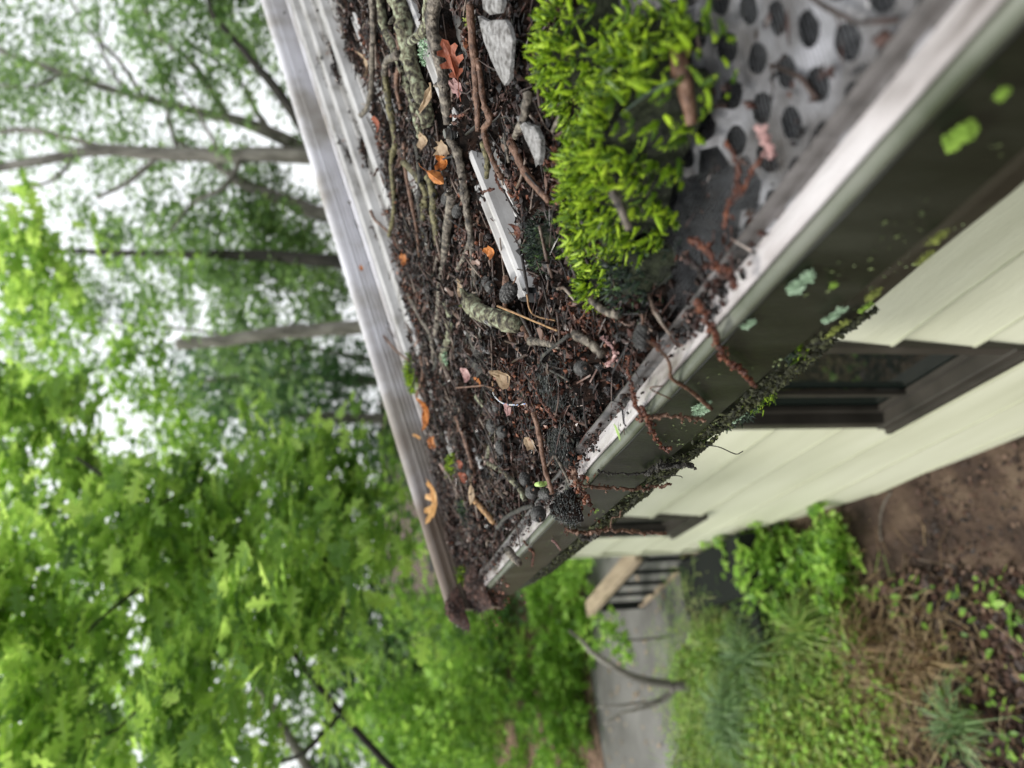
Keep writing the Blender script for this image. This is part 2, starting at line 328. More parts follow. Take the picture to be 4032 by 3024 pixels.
mb = MB(); mb.add([(WX-.06, 1.75, -.395), (WX-.06, y1h+.08, -.395), (4.2, y1h+.08, -.36), (4.2, 1.75, -.36), (WX-.06, 1.75, -.37), (WX-.06, y1h+.08, -.37), (4.2, y1h+.08, -.33), (4.2, 1.75, -.33)],
       [(0,3,2,1),(4,5,6,7),(0,1,5,4),(1,2,6,5),(2,3,7,6),(3,0,4,7)]); under(mb.build('lower_roof', 'shingle'), house)
mb = MB(); mb.box((WX-.002, y0h, -.40), (WX+.12, 1.62, -.13)); under(mb.build('upper_wall', 'siding'), house)
for W, n in ((W1, 0), (W2, 1)):
    ya, yb, za, zb = W; fw = .045
    f = MB()
    f.box((WX-.034, ya-.0, za), (WX+.05, yb, za+fw)); f.box((WX-.030, ya, zb-fw), (WX+.05, yb, zb))
    f.box((WX-.028, ya, za+fw), (WX+.05, ya+fw, zb-fw)); f.box((WX-.028, yb-fw, za+fw), (WX+.05, yb, zb-fw))
    fo = under(f.build('window', 'window_paint', bevel=.003), house)
    s = MB(); s.box((WX-.045, ya-.02, za-.025), (WX+.01, yb+.02, za-.002)); so_ = s.build('sill', 'window_paint'); so_.parent = fo; 
    s = MB(); t = .03; a, b, c, d = ya+fw, yb-fw, za+fw, zb-fw
    s.box((WX+.012, a, c), (WX+.03, b, c+t)); s.box((WX+.012, a, (c+d)/2-.015), (WX+.03, b, (c+d)/2+.015)); s.box((WX+.012, a, c+t), (WX+.03, a+t, (c+d)/2-.015)); s.box((WX+.012, b-t, c+t), (WX+.03, b, (c+d)/2-.015))
    if n == 0: s.box((WX+.010, a+(b-a)*.68, c+t), (WX+.028, a+(b-a)*.68+.02, d))
    so_ = s.build('sash', 'window_paint'); so_.parent = fo
    s = MB(); s.box((WX+.034, a, c), (WX+.040, b, d)); so_ = s.build('pane', 'glass'); so_.parent = fo

# stair railing past the corner of the house
ra, rb = Vector((.845, 4.52, -1.70)), Vector((.655, 5.75, -1.70))
rail = empty('stair_railing', 'low railing with beige top rail and thin black balusters past the house corner', 'railing', (.77, 5.3, -2.4))
mb = MB(); mb.bar(ra, rb, .12, .045); under(mb.build('top_rail', 'beam', bevel=.004), rail)
mb = MB(); mb.bar(ra-Vector((0, 0, .055)), rb-Vector((0, 0, .055)), .045, .06); under(mb.build('under_rail', 'trunk_dark'), rail)
mb = MB(); mb.bar(ra-Vector((0, 0, .46)), rb-Vector((0, 0, .42)), .03, .03); under(mb.build('bottom_rail', 'beam'), rail)
for k in range(5):
    p = ra.lerp(rb, (k+.6)/5); mb = MB(); mb.bar(p-Vector((0, 0, .50)), p-Vector((0, 0, .085)), .026, .026, Vector((0, 1, 0))); under(mb.build('baluster', 'black_rail'), rail)
mb = MB(); mb.bar(rb-Vector((0,0,.52)), rb+Vector((0,0,-.03)), .035, .035, Vector((0,1,0))); under(mb.build('post', 'black_rail'), rail)

mb = MB(); mb.box((.47, 3.85, -2.7), (.80, 4.75, -2.06)); mb.box((.22, 3.95, -2.7), (.469, 4.70, -2.13))  # black boxes added to fill the dark area past the corner
o = thing_mesh(mb, 'dark_area_box', 'black_rail', 'black box added for the dark area by the house corner under the railing', 'dark box', smooth=False)

# ================================================================== ROOF
RAILY = 1.655; XTOP = 3.4; XEND = .43
roof = empty('patio_roof', 'white ribbed metal patio roof sloping down to the gutter', 'roof', (1.6, .8, -.2))
mb = MB(); mb.add([(XEND-.01, -.9, pan_z(XEND-.01)), (XTOP, -.9, pan_z(XTOP)), (XTOP, RAILY, pan_z(XTOP)), (XEND-.01, RAILY, pan_z(XEND-.01))], [(0, 1, 2, 3)])
mb.add([(XEND-.01, -.9, pan_z(XEND-.01)-.02), (XTOP, -.9, pan_z(XTOP)-.02), (XTOP, RAILY, pan_z(XTOP)-.02), (XEND-.01, RAILY, pan_z(XEND-.01)-.02)], [(0, 3, 2, 1)])
under(mb.build('panel', 'pan_metal'), roof)
RH = .030
ribs = [-.62, -.30, .02, .24, .70, .965, 1.185, 1.365, 1.505]
rprof = [(-.024, 0), (-.019, .0015), (-.0165, .013), (-.0155, .0205), (-.0125, .0235), (-.008, .0235), (-.005, .0185), (.005, .0185), (.008, .0235), (.0125, .0235), (.0155, .0205), (.0165, .013), (.019, .0015), (.024, 0)]
for i, y in enumerate(ribs):
    xe = XEND + {.70: -.005, .965: .02, 1.185: -.06, 1.365: .0}.get(y, .01)
    mb = MB(); k = len(rprof)
    v = [(x, y+a, pan_z(x)+b+.001) for x in (xe, XTOP) for a, b in rprof]
    mb.add(v, [(a, k+a, k+a+1, a+1) for a in range(k-1)])
    v = [(x, y+a*.93, pan_z(x)+b*.93+.0005) for x in (xe, XTOP) for a, b in rprof]
    mb.add(v, [(a, a+1, k+a+1, k+a) for a in range(k-1)])
    r_ = under(mb.build('rib', 'white_metal'), roof)
    mb = MB(); mb.add([(xe+.012, y+a*.93, pan_z(xe+.012)+b*.92) for a, b in rprof], [tuple(range(k))])  # near-black sheet colours in the shade inside the open rib end
    o = mb.build('rib_end_shade', 'hole_shade'); o.parent = r_; o.matrix_parent_inverse = Matrix.Identity(4)
# side rail: extruded, grooved near face and a rounded cap
rp = []
H = .083
n = 5
for k in range(n):
    b = H*.08+H*.60*k/n; rp += [(-.0055, b), (-.0055, b+H*.60/n*.40), (.0, b+H*.60/n*.55), (.0, b+H*.60/n*.90)]
rp = [(-.05, .004), (-.048, .012), (-.012, .012), (-.008, .006)]+rp
for k in range(9):
    t = math.pi*k/8; rp.append((.013-.016*math.cos(t), H*.80+.016*math.sin(t)))
rp += [(.029, -.05)]
mb = MB(); k = len(rp); XL = .205
v = [(x, RAILY+a, pan_z(x)+b) for x in (XL, XTOP) for a, b in rp]
mb.add(v, [(a, k+a, k+a+1, a+1) for a in range(k-1)]+[tuple(range(k-1, -1, -1))])
under(mb.build('side_rail', 'rail_metal', smooth=False), roof)
# screws
def screw(px, py, s=1.0, big=False):
    p = on_deb(px, py, .013); mbw = MB(); nrm = Vector((-SL, 0, 1)).normalized()
    u = Vector((0, 1, 0)); r = u.cross(nrm).normalized()
    def disc(mb, c, rad, h, k, flare=1.0):
        v = []
        for hh, q in ((0, rad*flare), (h, rad)):
            for j in range(k): t = 2*math.pi*j/k+.3; v.append(c+nrm*hh+u*math.cos(t)*q+r*math.sin(t)*q)
        mb.add(v, [(j, (j+1)%k, k+(j+1)%k, k+j) for j in range(k)]+[tuple(range(k, 2*k))])
    disc(mbw, p, .0085*s, .003*s, 18); disc(mbw, p+nrm*.0042*s, .0078*s, .0018*s, 18)
    sc = under(mbw.build('screw', 'washer', bevel=.0004), roof)
    mbh = MB(); disc(mbh, p+nrm*.006*s, .0052*s, .0055*s, 6, 1.05); disc(mbh, p+nrm*.003*s, .0062*s, .003*s, 18); o = mbh.build('screw_head', 'steel', bevel=.0004); o.parent = sc
screw(1790, 522, 1.15)
for px, py in ((1270, 228), (1337, 562), (1124, 50), (1183, 284), (1276, 600), (1380, 797), (1233, 470), (1114, 152)): screw(px, py, .6)

# ================================================================== GUTTER
gut = empty('gutter', 'dirty aluminium gutter with pale lip and dark algae-stained face', 'gutter', (.3, .8, -.38))
LX, LZ = .230, -.235
def seg(name, m, prof, y0, y1, sg=30, smooth=True, j=.0006):
    mb = MB(); mb.extrude_y(prof, y0, y1, seg=sg, jit=j); return under(mb.build(name, m, smooth=smooth), gut)
Y0, Y1 = -.5, 1.66
facep = [(LX+.002, LZ-.0165), (LX-.0005, LZ-.019), (LX, LZ-.050), (LX+.001, LZ-.083), (LX+.005, LZ-.086), (LX+.016, LZ-.112), (LX+.024, LZ-.137), (LX+.030, LZ-.141), (LX+.06, LZ-.135), (LX+.17, LZ-.125), (LX+.20, LZ-.10), (LX+.20, LZ-.045)]
seg('face', 'face_metal', facep, Y0, Y1, smooth=False)
beadp = [(LX+.003, LZ-.004), (LX-.002, LZ-.005), (LX-.005, LZ-.009), (LX-.004, LZ-.014), (LX+.003, LZ-.0175)]
# the lip, in three lengths lapped over one another
for (a, b, d) in ((Y0, .612, 0), (.606, .748, .0018), (.742, Y1, .0004)):
    lipp = [(LX+.003, LZ-.004), (LX-.001, LZ-.001+d), (LX+.002, LZ+.001+d), (LX+.013, LZ+.0005+d), (LX+.0165, LZ+.0005+d), (LX+.0185, LZ-.004+d), (LX+.0215, LZ-.005+d), (LX+.0228, LZ+.002+d), (LX+.0245, LZ+.0085+d), (LX+.0258, LZ+.0085+d), (LX+.0262, LZ-.002), (LX+.0262, LZ-.08)]
    o = seg('lip', 'lip_metal', lipp[:5], a, b, 12, j=.0004)
    o = seg('rim', 'rim_metal', lipp[4:], a, b, 12, j=.0004)
    if 1: seg('bead', 'bead_metal', beadp, a, b-.002, 12, j=.0004)
    else: seg('bead', 'bead_metal', beadp, a, b-.002, 4, j=.0002)
mb = MB(); ep = [(XL-.02, -.30), (XL-.025, -.19), (LX-.02, pan_z(LX)+H+.005), (LX+.10, pan_z(LX+.1)+H*.8), (LX+.2, LZ-.02), (LX+.19, LZ-.12), (LX+.03, LZ-.14)]
mb = MB(); mb.extrude_y([(LX+.2, pan_z(LX+.2)+.05), (LX-.022, pan_z(LX-.022)+H*.9), (LX-.025, LZ-.045), (LX+.02, LZ-.100), (LX+.03, LZ-.14), (LX+.17, LZ-.125)], Y1, Y1+.03, closed=True)
under(mb.build('end_cap', mat('endcap', [(.3, (.05, .028, .02)), (.5, (.13, .075, .055)), (.7, (.2, .15, .12))], .7, 30, bump=.5, bscale=90)), gut)

# gutter guard: fine screen over a perforated plate
guard = empty('gutter_guard', 'grey wire screen over an oval-holed plate covering the gutter mouth', 'gutter guard', (.34, .4, -.24))
def gd(x, y, h=0): return (x, y, -.2345+(x-.256)*.30+.006*math.sin(y*40)*min(1, max(0, (x-.28)*20))+h)
mb = MB()
# perforated plate: hexagon lattice of ring cells
ph = .027
def hexring(cx, cy):
    v = []; 
    for j in range(12):
        t = 2*math.pi*j/12+math.pi/6; c, s_ = math.cos(t), math.sin(t)
        rr = .0092*random.uniform(.93, 1.05)
        hexr = (ph*.5)/math.cos(((t-math.pi/6)%(math.pi/3))-math.pi/6)*1.0
        v.append((cx+s_*hexr, cy+c*hexr)); v.append((cx+s_*rr, cy+c*rr*.92))
    mb.add([gd(a, b, -.0015+(.0012 if False else 0)) for a, b in v], [(2*j, 2*((j+1)%12), 2*((j+1)%12)+1, 2*j+1) for j in range(12)])
for i in range(-2, 16):
    for j in range(-10, 44):
        cx = .258+i*ph*.866; cy = .02+j*ph+(i%2)*ph*.5
        if .257 < cx < .47 and cy < .34+.03*math.sin(cx*60): hexring(cx, cy)
under(mb.build('perforated_plate', 'plate'), guard)
mb = MB()
def ribbon(p, q, wd):
    p, q = np.array(p), np.array(q); n = 1
    d = (q-p)/np.linalg.norm(q-p); up = np.array([-.3, 0, 1.]); up /= np.linalg.norm(up); r = np.cross(d, up)*wd/2
    mb.add([p-r, q-r, q+r, p+r], [(0, 1, 2, 3)])
y = .10
while y < 1.3:
    xs = [.257, .30, .35, .40, .44]
    for a, b in zip(xs, xs[1:]): ribbon(gd(a, y+.02*math.sin(a*9), -.0060), gd(b, y+.02*math.sin(b*9), -.0060), .0005)
    y += .0016 if y < 1.0 else .003
x = .258
while x < .44:
    yy = .10
    while yy < 1.28: ribbon(gd(x, yy, -.0057), gd(x, yy+.03, -.0057), .0004); yy += .03
    x += .0034
under(mb.build('wire_screen', 'screen_wire'), guard)
mb = MB(); y = .11
while y < .50:
    xs = [.258, .30, .35, .40, .44]
    for a, b in zip(xs, xs[1:]): ribbon(gd(a, y+.05*math.sin(a*9), .0022), gd(b, y+.05*math.sin(b*9), .0022), .0004)
    y += .0034
under(mb.build('upper_screen', mat('upper_wire', [(.35, (.05, .052, .056)), (.65, (.2, .205, .215))], .3, 40, metal=.3)), guard)

# ================================================================== DEBRIS BED
edge = [on_deb(*p) for p in ((1330, 0), (1400, 200), (1480, 500), (1500, 700), (1530, 900), (1570, 1150), (1640, 1500), (1700, 1800), (1760, 2050), (1800, 2300))]
edge = sorted([(p.y, p.x) for p in edge])
def xedge(y):
    if y <= edge[0][0]: return edge[0][1]+.1
    for (a, b), (c, d) in zip(edge, edge[1:]):
        if a <= y <= c: return b+(d-b)*(y-a)/(c-a)
    return edge[-1][1]
bare = [on_deb(*p) for p in ((1628, 20), (1650, 90), (1672, 170), (1695, 250), (1715, 320), (1738, 400), (1765, 480), (1795, 590), (1775, 60), (1800, 130), (1740, 30), (1760, 120), (1770, 390), (1790, 430), (1900, 620), (1925, 720), (1960, 850), (1985, 950), (2020, 1060), (1560, 60), (1875, 1560), (1890, 1700), (1900, 1780), (2000, 840), (2030, 940), (2060, 1040), (2085, 1090), (2100, 1165), (2105, 1180), (1955, 650), (1975, 740), (1600, 1130), (1620, 1230), (1650, 1330), (1680, 1400), (1700, 1500), (1545, 420), (1560, 480), (1640, 770), (1655, 800), (2070, 1360), (1425, 150), (1440, 60), (1625, 700), (2092, 1175), (2062, 1160))]
def bed_h(x, y):
    """height of the heap over the debris plane"""
    h = .004+.013*hnoise(x, y)+.007*math.sin(x*310+y*270)*math.cos(y*350-x*90)+.002*math.sin(x*700-y*530)*math.sin(y*810)
    e = xedge(y)-x; h -= .03*max(0, 1-max(0, e+.05*hnoise(y*3, x*2, 5))/.10)
    for b in bare:
        d2 = ((x-b.x)/.035)**2+((y-b.y)/.022)**2; h -= (.040 if b is not bare[-1] and b is not bare[-2] else .075)*math.exp(-d2**1.5)
    h += .012*math.exp(-((x-.42)/.10)**2-((y-.80)/.16)**2)+.008*math.exp(-((x-.62)/.10)**2-((y-.95)/.2)**2)
    if x < .30: h -= .025*(.30-x)/.04*(.75+.5*math.sin(y*21+1.5))
    if x < .50: h -= .05*max(0, min(1, (.47-y)/.06))*min(1, (.50-x)/.03)
    return h
NX, NY = 260, 420
mb = MB(); xs = np.concatenate([np.linspace(.258, .6, 150), np.linspace(.6, 1.75, 140)[1:]]); ys = np.linspace(.12, 1.645, 460)
v = []
for y in ys:
    for x in xs: v.append((x, y, max(deb_z(x)+bed_h(x, y), (pan_z(x)-.01) if x > XEND+.03 else -.30)))
nx = len(xs); f = [(j*nx+i, j*nx+i+1, (j+1)*nx+i+1, (j+1)*nx+i) for j in range(len(ys)-1) for i in range(nx-1)]
mb.add(v, f); o = mb.build('soil_bed', 'soil', smooth=True)
tag(o, 'dark rotted leaf mould heaped over the gutter and the lower roof', 'soil', kind='stuff')
# litter: small flakes, needles and crumbs
def litter_pts(n, px=1.6, near=None):
    out = []
    while len(out) < n:
        y = .14+1.5*random.random(); x = .26+1.35*random.random()**px
        h = bed_h(x, y); z = deb_z(x)+h
        if x > XEND and z < pan_z(x)+.001:
            if random.random() > .05: continue
            z = pan_z(x)+.001
        if x < .30 and random.random() < .35: continue
        if y < .45 and x < .48:
            if random.random() > .06: continue
            z = -.2345+(x-.256)*.30+.002
        out.append((x, y, z))
    return np.array(out)
mb = MB()
P = litter_pts(20000); n = len(P); P[:, 2] += rng.uniform(-.001, .004, n)
FLK = [(0,0,0),(.35,.28,.10),(.85,.22,.0),(1,-.06,.12),(.5,-.30,-.04)]
sc = rng.uniform(.25, 1, n)[:, None]**1.6*np.array([[.015, .011, .010]]); scatter(mb, FLK, [(0, 4, 3, 2, 1)], P, sc, rotmats(n, 1.4))
P = litter_pts(9000); n = len(P); P[:, 2] += rng.uniform(.0, .006, n)
NEED = [(0,-.5,0),(1,-.5,0),(1,.5,0),(0,.5,0),(.5,0,.9)]
sc = np.stack([rng.uniform(.008, .036, n), rng.uniform(.0008, .0024, n), rng.uniform(.0006, .0015, n)], 1); scatter(mb, NEED, [(0,1,4),(1,2,4),(2,3,4),(3,0,4)], P, sc, rotmats(n, .45))
P = litter_pts(14000); n = len(P); P[:, 2] += rng.uniform(-.001, .004, n)
OCT = [(1,0,0),(-1,0,0),(0,1,0),(0,-1,0),(0,0,1),(0,0,-1)]; OCF = [(0,2,4),(2,1,4),(1,3,4),(3,0,4),(2,0,5),(1,2,5),(3,1,5),(0,3,5)]
scatter(mb, OCT, OCF, P, rng.uniform(.3, 1, (n, 3))**1.5*.0055, rotmats(n))
o = mb.build('litter', 'litter'); tag(o, 'loose brown crumbs, needles and flakes strewn over the leaf mould', 'litter', kind='stuff')

# dark lumps and bark scraps
LUMP = []
for j in range(14):
    a = math.acos(1-2*(j+.5)/14); b = j*2.4; q = random.uniform(.7, 1.25); LUMP.append((q*math.sin(a)*math.cos(b), q*math.sin(a)*math.sin(b), q*math.cos(a)))
bm_ = __import__('bmesh').new()
for v_ in LUMP: bm_.verts.new(v_)
__import__('bmesh').ops.convex_hull(bm_, input=bm_.verts); bm_.verts.index_update(); LF = [tuple(v_.index for v_ in f_.verts) for f_ in bm_.faces]; LV = [tuple(v_.co) for v_ in bm_.verts]; bm_.free()
mb = MB(); P = litter_pts(1700, 1.4); n = len(P); P[:, 2] += rng.uniform(.0, .004, n)
scatter(mb, LV, LF, P, rng.uniform(.35, 1, (n, 3))*rng.uniform(.0025, .0068, (n, 1)), rotmats(n))
o = mb.build('lumps', mat('lumps', [(0, (.004, .004, .004)), (.5, (.014, .012, .012)), (.78, (.035, .027, .026)), (.93, (.12, .085, .08)), (1, (.28, .22, .2))], .3, 120, coat=.1, island=True, bump=1, bscale=400), smooth=False); tag(o, 'small black and purplish lumps of rotted seed heads in the litter', 'litter', kind='stuff')
mb = MB(); P = litter_pts(800, 1.4); n = len(P); P[:, 2] += rng.uniform(.002, .009, n)
SCR = [(0,0,0),(.12,.2,.05),(.4,.26,.1),(.62,.18,.02),(.95,.22,.08),(1,-.02,.12),(.8,-.2,.0),(.45,-.16,.06),(.2,-.28,-.02)]
scatter(mb, SCR, [tuple(range(9))], P, rng.uniform(.008, .022, (n, 1))*np.array([[1, .9, 1]]), rotmats(n, 1.1))
o = mb.build('scraps', mat('scraps', [(0, (.01, .007, .006)), (.4, (.05, .028, .02)), (.7, (.12, .07, .05)), (.9, (.24, .16, .13)), (1, (.38, .33, .28))], .38, 120, island=True)); so9 = o.modifiers.new('thick', 'SOLIDIFY'); so9.thickness = .0006; tag(o, 'curled bark and leaf scraps mixed through the litter', 'litter', kind='stuff')

# short broken twiglets and rusty catkin crumbs
mb = MB()
P0 = litter_pts(2300, 1.3)
for p in P0:
    a = random.uniform(0, 6.28) if random.random() < .5 else random.gauss(.35, .5); L = random.uniform(.012, .055); r = random.uniform(.0006, .0020); q = Vector(p)+Vector((0, 0, .003))
    d = Vector((math.cos(a), math.sin(a), SL*math.cos(a)+random.uniform(-.15, .3))); e = Vector((-d.y, d.x, 0))*random.uniform(-.15, .15)*L
    mb.tube([q, q+d*L*.35+e, q+d*L*.7+e*.6, q+d*L], [r, r*random.uniform(.8, 1.4), r*random.uniform(.7, 1.2), r*.7], 6, .15)
o = mb.build('twiglets', mat('twiglets', [(0, (.005, .004, .004)), (.4, (.018, .012, .009)), (.62, (.045, .023, .016)), (.84, (.12, .085, .065)), (1, (.32, .27, .22))], .4, 60, island=True, bump=.6, bscale=300), smooth=True); tag(o, 'countless short broken twiglets among the crumbs', 'twigs', kind='stuff')
mb = MB(); P = []
for px, py, s, k in ((1530,860,34,420),(1560,980,30,420),(1600,1100,30,300),(1660,1180,25,200),(1480,240,30,300),(1450,130,20,160),(1500,560,22,160),(1640,1260,22,200),(2320,560,26,260),(2250,700,30,260),(2080,730,22,160),(2120,1560,50,420),(2060,1500,30,260),(1700,1540,24,200),(2350,1300,50,300),(2780,1120,30,160),(1950,640,22,200),(1860,180,20,160),(1780,380,16,120),(1920,1000,30,160),(1870,900,26,120),(2240,1900,30,200),(1840,2080,60,300),(1880,2300,50,300)):
    for _ in range(k):
        c = on_deb(px+random.gauss(0, s), py+random.gauss(0, s*1.6)); hh = max(bed_h(c.x, c.y), -.022); P.append((c.x, c.y, deb_z(c.x)+hh+random.uniform(0, .005)))
P = np.array(P); n = len(P); scatter(mb, OCT if False else [(1,0,0),(-1,0,0),(0,1,0),(0,-1,0),(0,0,1),(0,0,-1)], [(0,2,4),(2,1,4),(1,3,4),(3,0,4),(2,0,5),(1,2,5),(3,1,5),(0,3,5)], P, rng.uniform(.25, 1, (n, 3))**1.3*.0042, rotmats(n))
o = mb.build('catkin_crumbs', mat('catkin_crumbs', [(0, (.015, .006, .004)), (.5, (.07, .021, .010)), (.8, (.17, .058, .026)), (1, (.34, .19, .14))], .4, 60, island=True)); tag(o, 'rust-red crumbled catkins drifted in patches over the leaf mould', 'catkin crumbs', kind='stuff')

mb = MB(); P = []
for yc, k, sp in ((.385, 60, .02), (.42, 90, .02), (.46, 50, .015), (.60, 40, .02), (.70, 60, .018), (.79, 30, .015), (.885, 110, .02), (.94, 110, .02), (1.02, 60, .02), (1.15, 60, .03), (1.32, 70, .04), (1.5, 90, .05)):
    for _ in range(k): P.append((LX+.001+.026*random.random()**.6, yc+random.gauss(0, sp), LZ+.0015+random.uniform(0, .005)))
P = np.array(P); n = len(P); scatter(mb, LV, LF, P, rng.uniform(.3, 1, (n, 3))*rng.uniform(.0012, .0042, (n, 1)), rotmats(n))
o = mb.build('lip_crumbs', 'litter'); tag(o, 'dark crumbs and grit spilled onto the gutter lip', 'litter', kind='stuff')

# dark root mats
def mat_clump(name, px, py, rx, ry, n, m, label, h=.012, hair=.012, sc=.0006, bed='soil', cat='root mat', lift=0):
    h *= .6; n *= 1.3
    c = on_deb(px, py, h*.4+lift); root = empty(name, label, cat, c-Vector((0, 0, h*.5)))
    mb = MB(); k = 26; v = [(0, 0, h)]; f = []
    for i in range(1, 8):
        rr = i/7
        for j in range(k):
            t = 2*math.pi*j/k; q = 1+.22*math.sin(3*t+px)+.12*math.sin(7*t+py)
            v.append((rx*rr*q*math.cos(t), ry*rr*q*math.sin(t), h*(1-rr**2.2)*(1+.7*random.uniform(-1, 1))-.012*rr**3))
    for j in range(k): f.append((0, 1+j, 1+(j+1)%k))
    for i in range(6):
        for j in range(k): a = 1+i*k; f.append((a+j, a+k+j, a+k+(j+1)%k, a+(j+1)%k))
    mb.add([(c.x+a, c.y+b, c.z+SL*a+d) for a, b, d in v], f); under(mb.build('base', bed, smooth=True), root)
    mb = MB(); n = int(n)
    t = rng.uniform(0, 2*np.pi, n); r = np.sqrt(rng.uniform(0, 1, n)); q = 1+.22*np.sin(3*t+px)+.12*np.sin(7*t+py)
    a = rx*r*q*np.cos(t); b = ry*r*q*np.sin(t); d = h*(1-r**2.2)-.010*r**3
    a = a*rng.normal(1, .12, n); b = b*rng.normal(1, .12, n); P = np.stack([c.x+a, c.y+b, c.z+SL*a+d+rng.uniform(-.002, .003, n)], 1)
    sc_ = np.stack([rng.uniform(.4, 1, n)*hair, np.full(n, sc*2), np.full(n, sc*1.6)], 1)
    scatter(mb, NEED, [(0,1,4),(1,2,4),(2,3,4),(3,0,4)], P, sc_, rotmats(n, .38))
    under(mb.build('fibres', m), root); return root
mat_clump('root_mat', 2185, 1480, .034, .085, 2600, 'root_mat', 'black fibrous root mat in the gutter just inside the lip joint', .020)
mat_clump('root_mat', 2205, 1745, .020, .050, 1200, 'root_mat', 'flat dark root mat beside the fallen reddish stem', .010)
mat_clump('debris_clump', 2215, 2005, .018, .036, 800, 'root_mat', 'black clot of rotted debris lapping over the lip at the gap', .016, hair=.005)
mat_clump('debris_clump', 1868, 2330, .045, .075, 1500, 'litter', 'brown debris heap filling the far corner of the gutter', .022, cat='debris', bed='brown_mould')
mat_clump('debris_clump', 1800, 2405, .040, .040, 1100, 'litter', 'brown crumbly debris on top of the gutter end cap', .030, cat='debris', bed='brown_mould', lift=.040)
mat_clump('root_mat', 2060, 1490, .030, .040, 900, 'litter', 'rusty brown fibre clump below the dark hollow', .012)

# moss
def frond_mesh():
    v = []; f = []
    K = 9; n = 0
    for i in range(K):
        t = i/(K-1); x = t; z = .25*t*t; L = .19*(1-.6*t)+.05
        for j in range(3):
            a = 2*math.pi*j/3+i*1.1; dy, dz = math.cos(a), math.sin(a)
            w_ = .055
            v += [(x-w_*.6, dy*.03-dz*w_, z+dz*.03+dy*w_), (x-w_*.6, dy*.03+dz*w_, z+dz*.03-dy*w_), (x+.16, dy*L, z+dz*L)]
            f.append((n, n+1, n+2)); n += 3
    return v, f
FR, FRF = frond_mesh()
core = []
def frond_solid():
    v = []; f = []; K = 5; S = 5
    for i in range(K):
        t = i/(K-1); r = .135*math.sin(math.pi*min(1, .25+t*.72))
        for j in range(S): a = 2*math.pi*j/S; v.append((t, r*math.cos(a), .25*t*t+r*math.sin(a)))
    for i in range(K-1):
        for j in range(S): f.append((i*S+j, i*S+(j+1)%S, (i+1)*S+(j+1)%S, (i+1)*S+j))
    v2 = [(0, 0, 0)]
    return v, f
FS, FSF = frond_solid()
base_n = len(FS); FULL = FS+FR; FULLF = FSF+[tuple(i+base_n for i in q) for q in FRF]
def moss(px, py, rx, ry, n, m, label, h=.02, L=(.008, .018), up=1.0):
    c = on_deb(px, py, h*.5); root = empty('moss_clump', label, 'moss', c-Vector((0, 0, h)))
    mb = MB(); k = 24; v = [(0, 0, h*.8)]; f = []
    for i in range(1, 7):
        rr = i/6
        for j in range(k):
            t = 2*math.pi*j/k; q = .78*(1+.15*math.sin(2*t+px)+.12*math.sin(5*t+py))
            v.append((rx*rr*q*math.cos(t), ry*rr*q*math.sin(t), h*.8*(1-rr**2.0)*random.uniform(.5, 1.1)-.018*rr**4))
    for j in range(k): f.append((0, 1+j, 1+(j+1)%k))
    for i in range(5):
        for j in range(k): a = 1+i*k; f.append((a+j, a+k+j, a+k+(j+1)%k, a+(j+1)%k))
    mb.add([(c.x+a, c.y+b, c.z+SL*a+d) for a, b, d in v], f); under(mb.build('cushion', 'moss_bed', smooth=True), root)
    t = rng.uniform(0, 2*np.pi, n*3); r = rng.uniform(0, 1.08, n*3)**.6
    kk = np.sin(r*np.cos(t)*rx*260+py)*np.cos(r*np.sin(t)*ry*230+px)+.5*np.sin(r*np.sin(t)*ry*520)+.15*np.sin(r*np.cos(t)*rx*95+1)*np.sin(r*np.sin(t)*ry*85)+rng.normal(0, .55, n*3); od = np.argsort(-kk)[:n]; t = t[od]; r = r[od]; q = 1+.15*np.sin(2*t+px)+.12*np.sin(5*t+py)
    a = rx*r*q*np.cos(t); b = ry*r*q*np.sin(t); d = h*.8*(1-r**2.5)-.012*r**4
    P = np.stack([c.x+a, c.y+b, c.z+SL*a+d+rng.uniform(-.003, .006, n)], 1)
    # directions lean outward and toward the light
    ax = np.stack([a/rx*.9+rng.normal(0, .7, n)-.25, b/ry*.7+rng.normal(0, .7, n), up*(.7-.4*r)+rng.normal(0, .4, n)], 1); ax /= np.linalg.norm(ax, axis=1, keepdims=True)
    hh = np.stack([rng.normal(0, .3, n), rng.normal(0, .3, n), np.ones(n)], 1); yv = np.cross(hh, ax); yv /= np.linalg.norm(yv, axis=1, keepdims=True); zv = np.cross(ax, yv)
    Rm = np.stack([ax, yv, zv], 2); s = rng.uniform(L[0], L[1], n)*rng.uniform(.65, 1.25, n); q = rng.uniform(.85, 1.35, n); S3 = np.stack([s, s*q, s*q], 1)
    mb = MB(); scatter(mb, FULL, FULLF, P, S3, Rm); under(mb.build('fronds', m), root); return root
moss(2455, 640, .050, .105, 900, 'moss', 'largest bright green moss cushion, at the near end of the gutter', .034, (.007, .014))
moss(2290, 240, .048, .056, 460, 'moss', 'bright green moss tuft beside the grey bark slab at the photo top', .030, (.007, .013))
moss(2510, 290, .034, .055, 150, 'moss', 'ragged green moss between the bark slab and the perforated plate', .022, (.007, .013))
moss(2480, 1080, .030, .050, 260, 'moss_dark', 'dark green moss at the far foot of the big cushion', .010, (.004, .009))
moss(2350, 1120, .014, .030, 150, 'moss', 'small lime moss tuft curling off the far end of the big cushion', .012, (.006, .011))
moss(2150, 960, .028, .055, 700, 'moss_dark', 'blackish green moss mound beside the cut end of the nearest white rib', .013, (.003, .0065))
moss(1870, 1195, .006, .008, 60, 'moss', 'tiny bright moss tuft on the end of the stubby lichened log', .018, (.003, .005))
moss(1625, 1475, .045, .055, 420, 'moss', 'long green moss strip on the roof pan toward the side rail', .008, (.006, .012))
moss(1790, 1830, .020, .075, 260, 'moss', 'thin moss line between brown litter, far part of the roof', .006, (.006, .012))
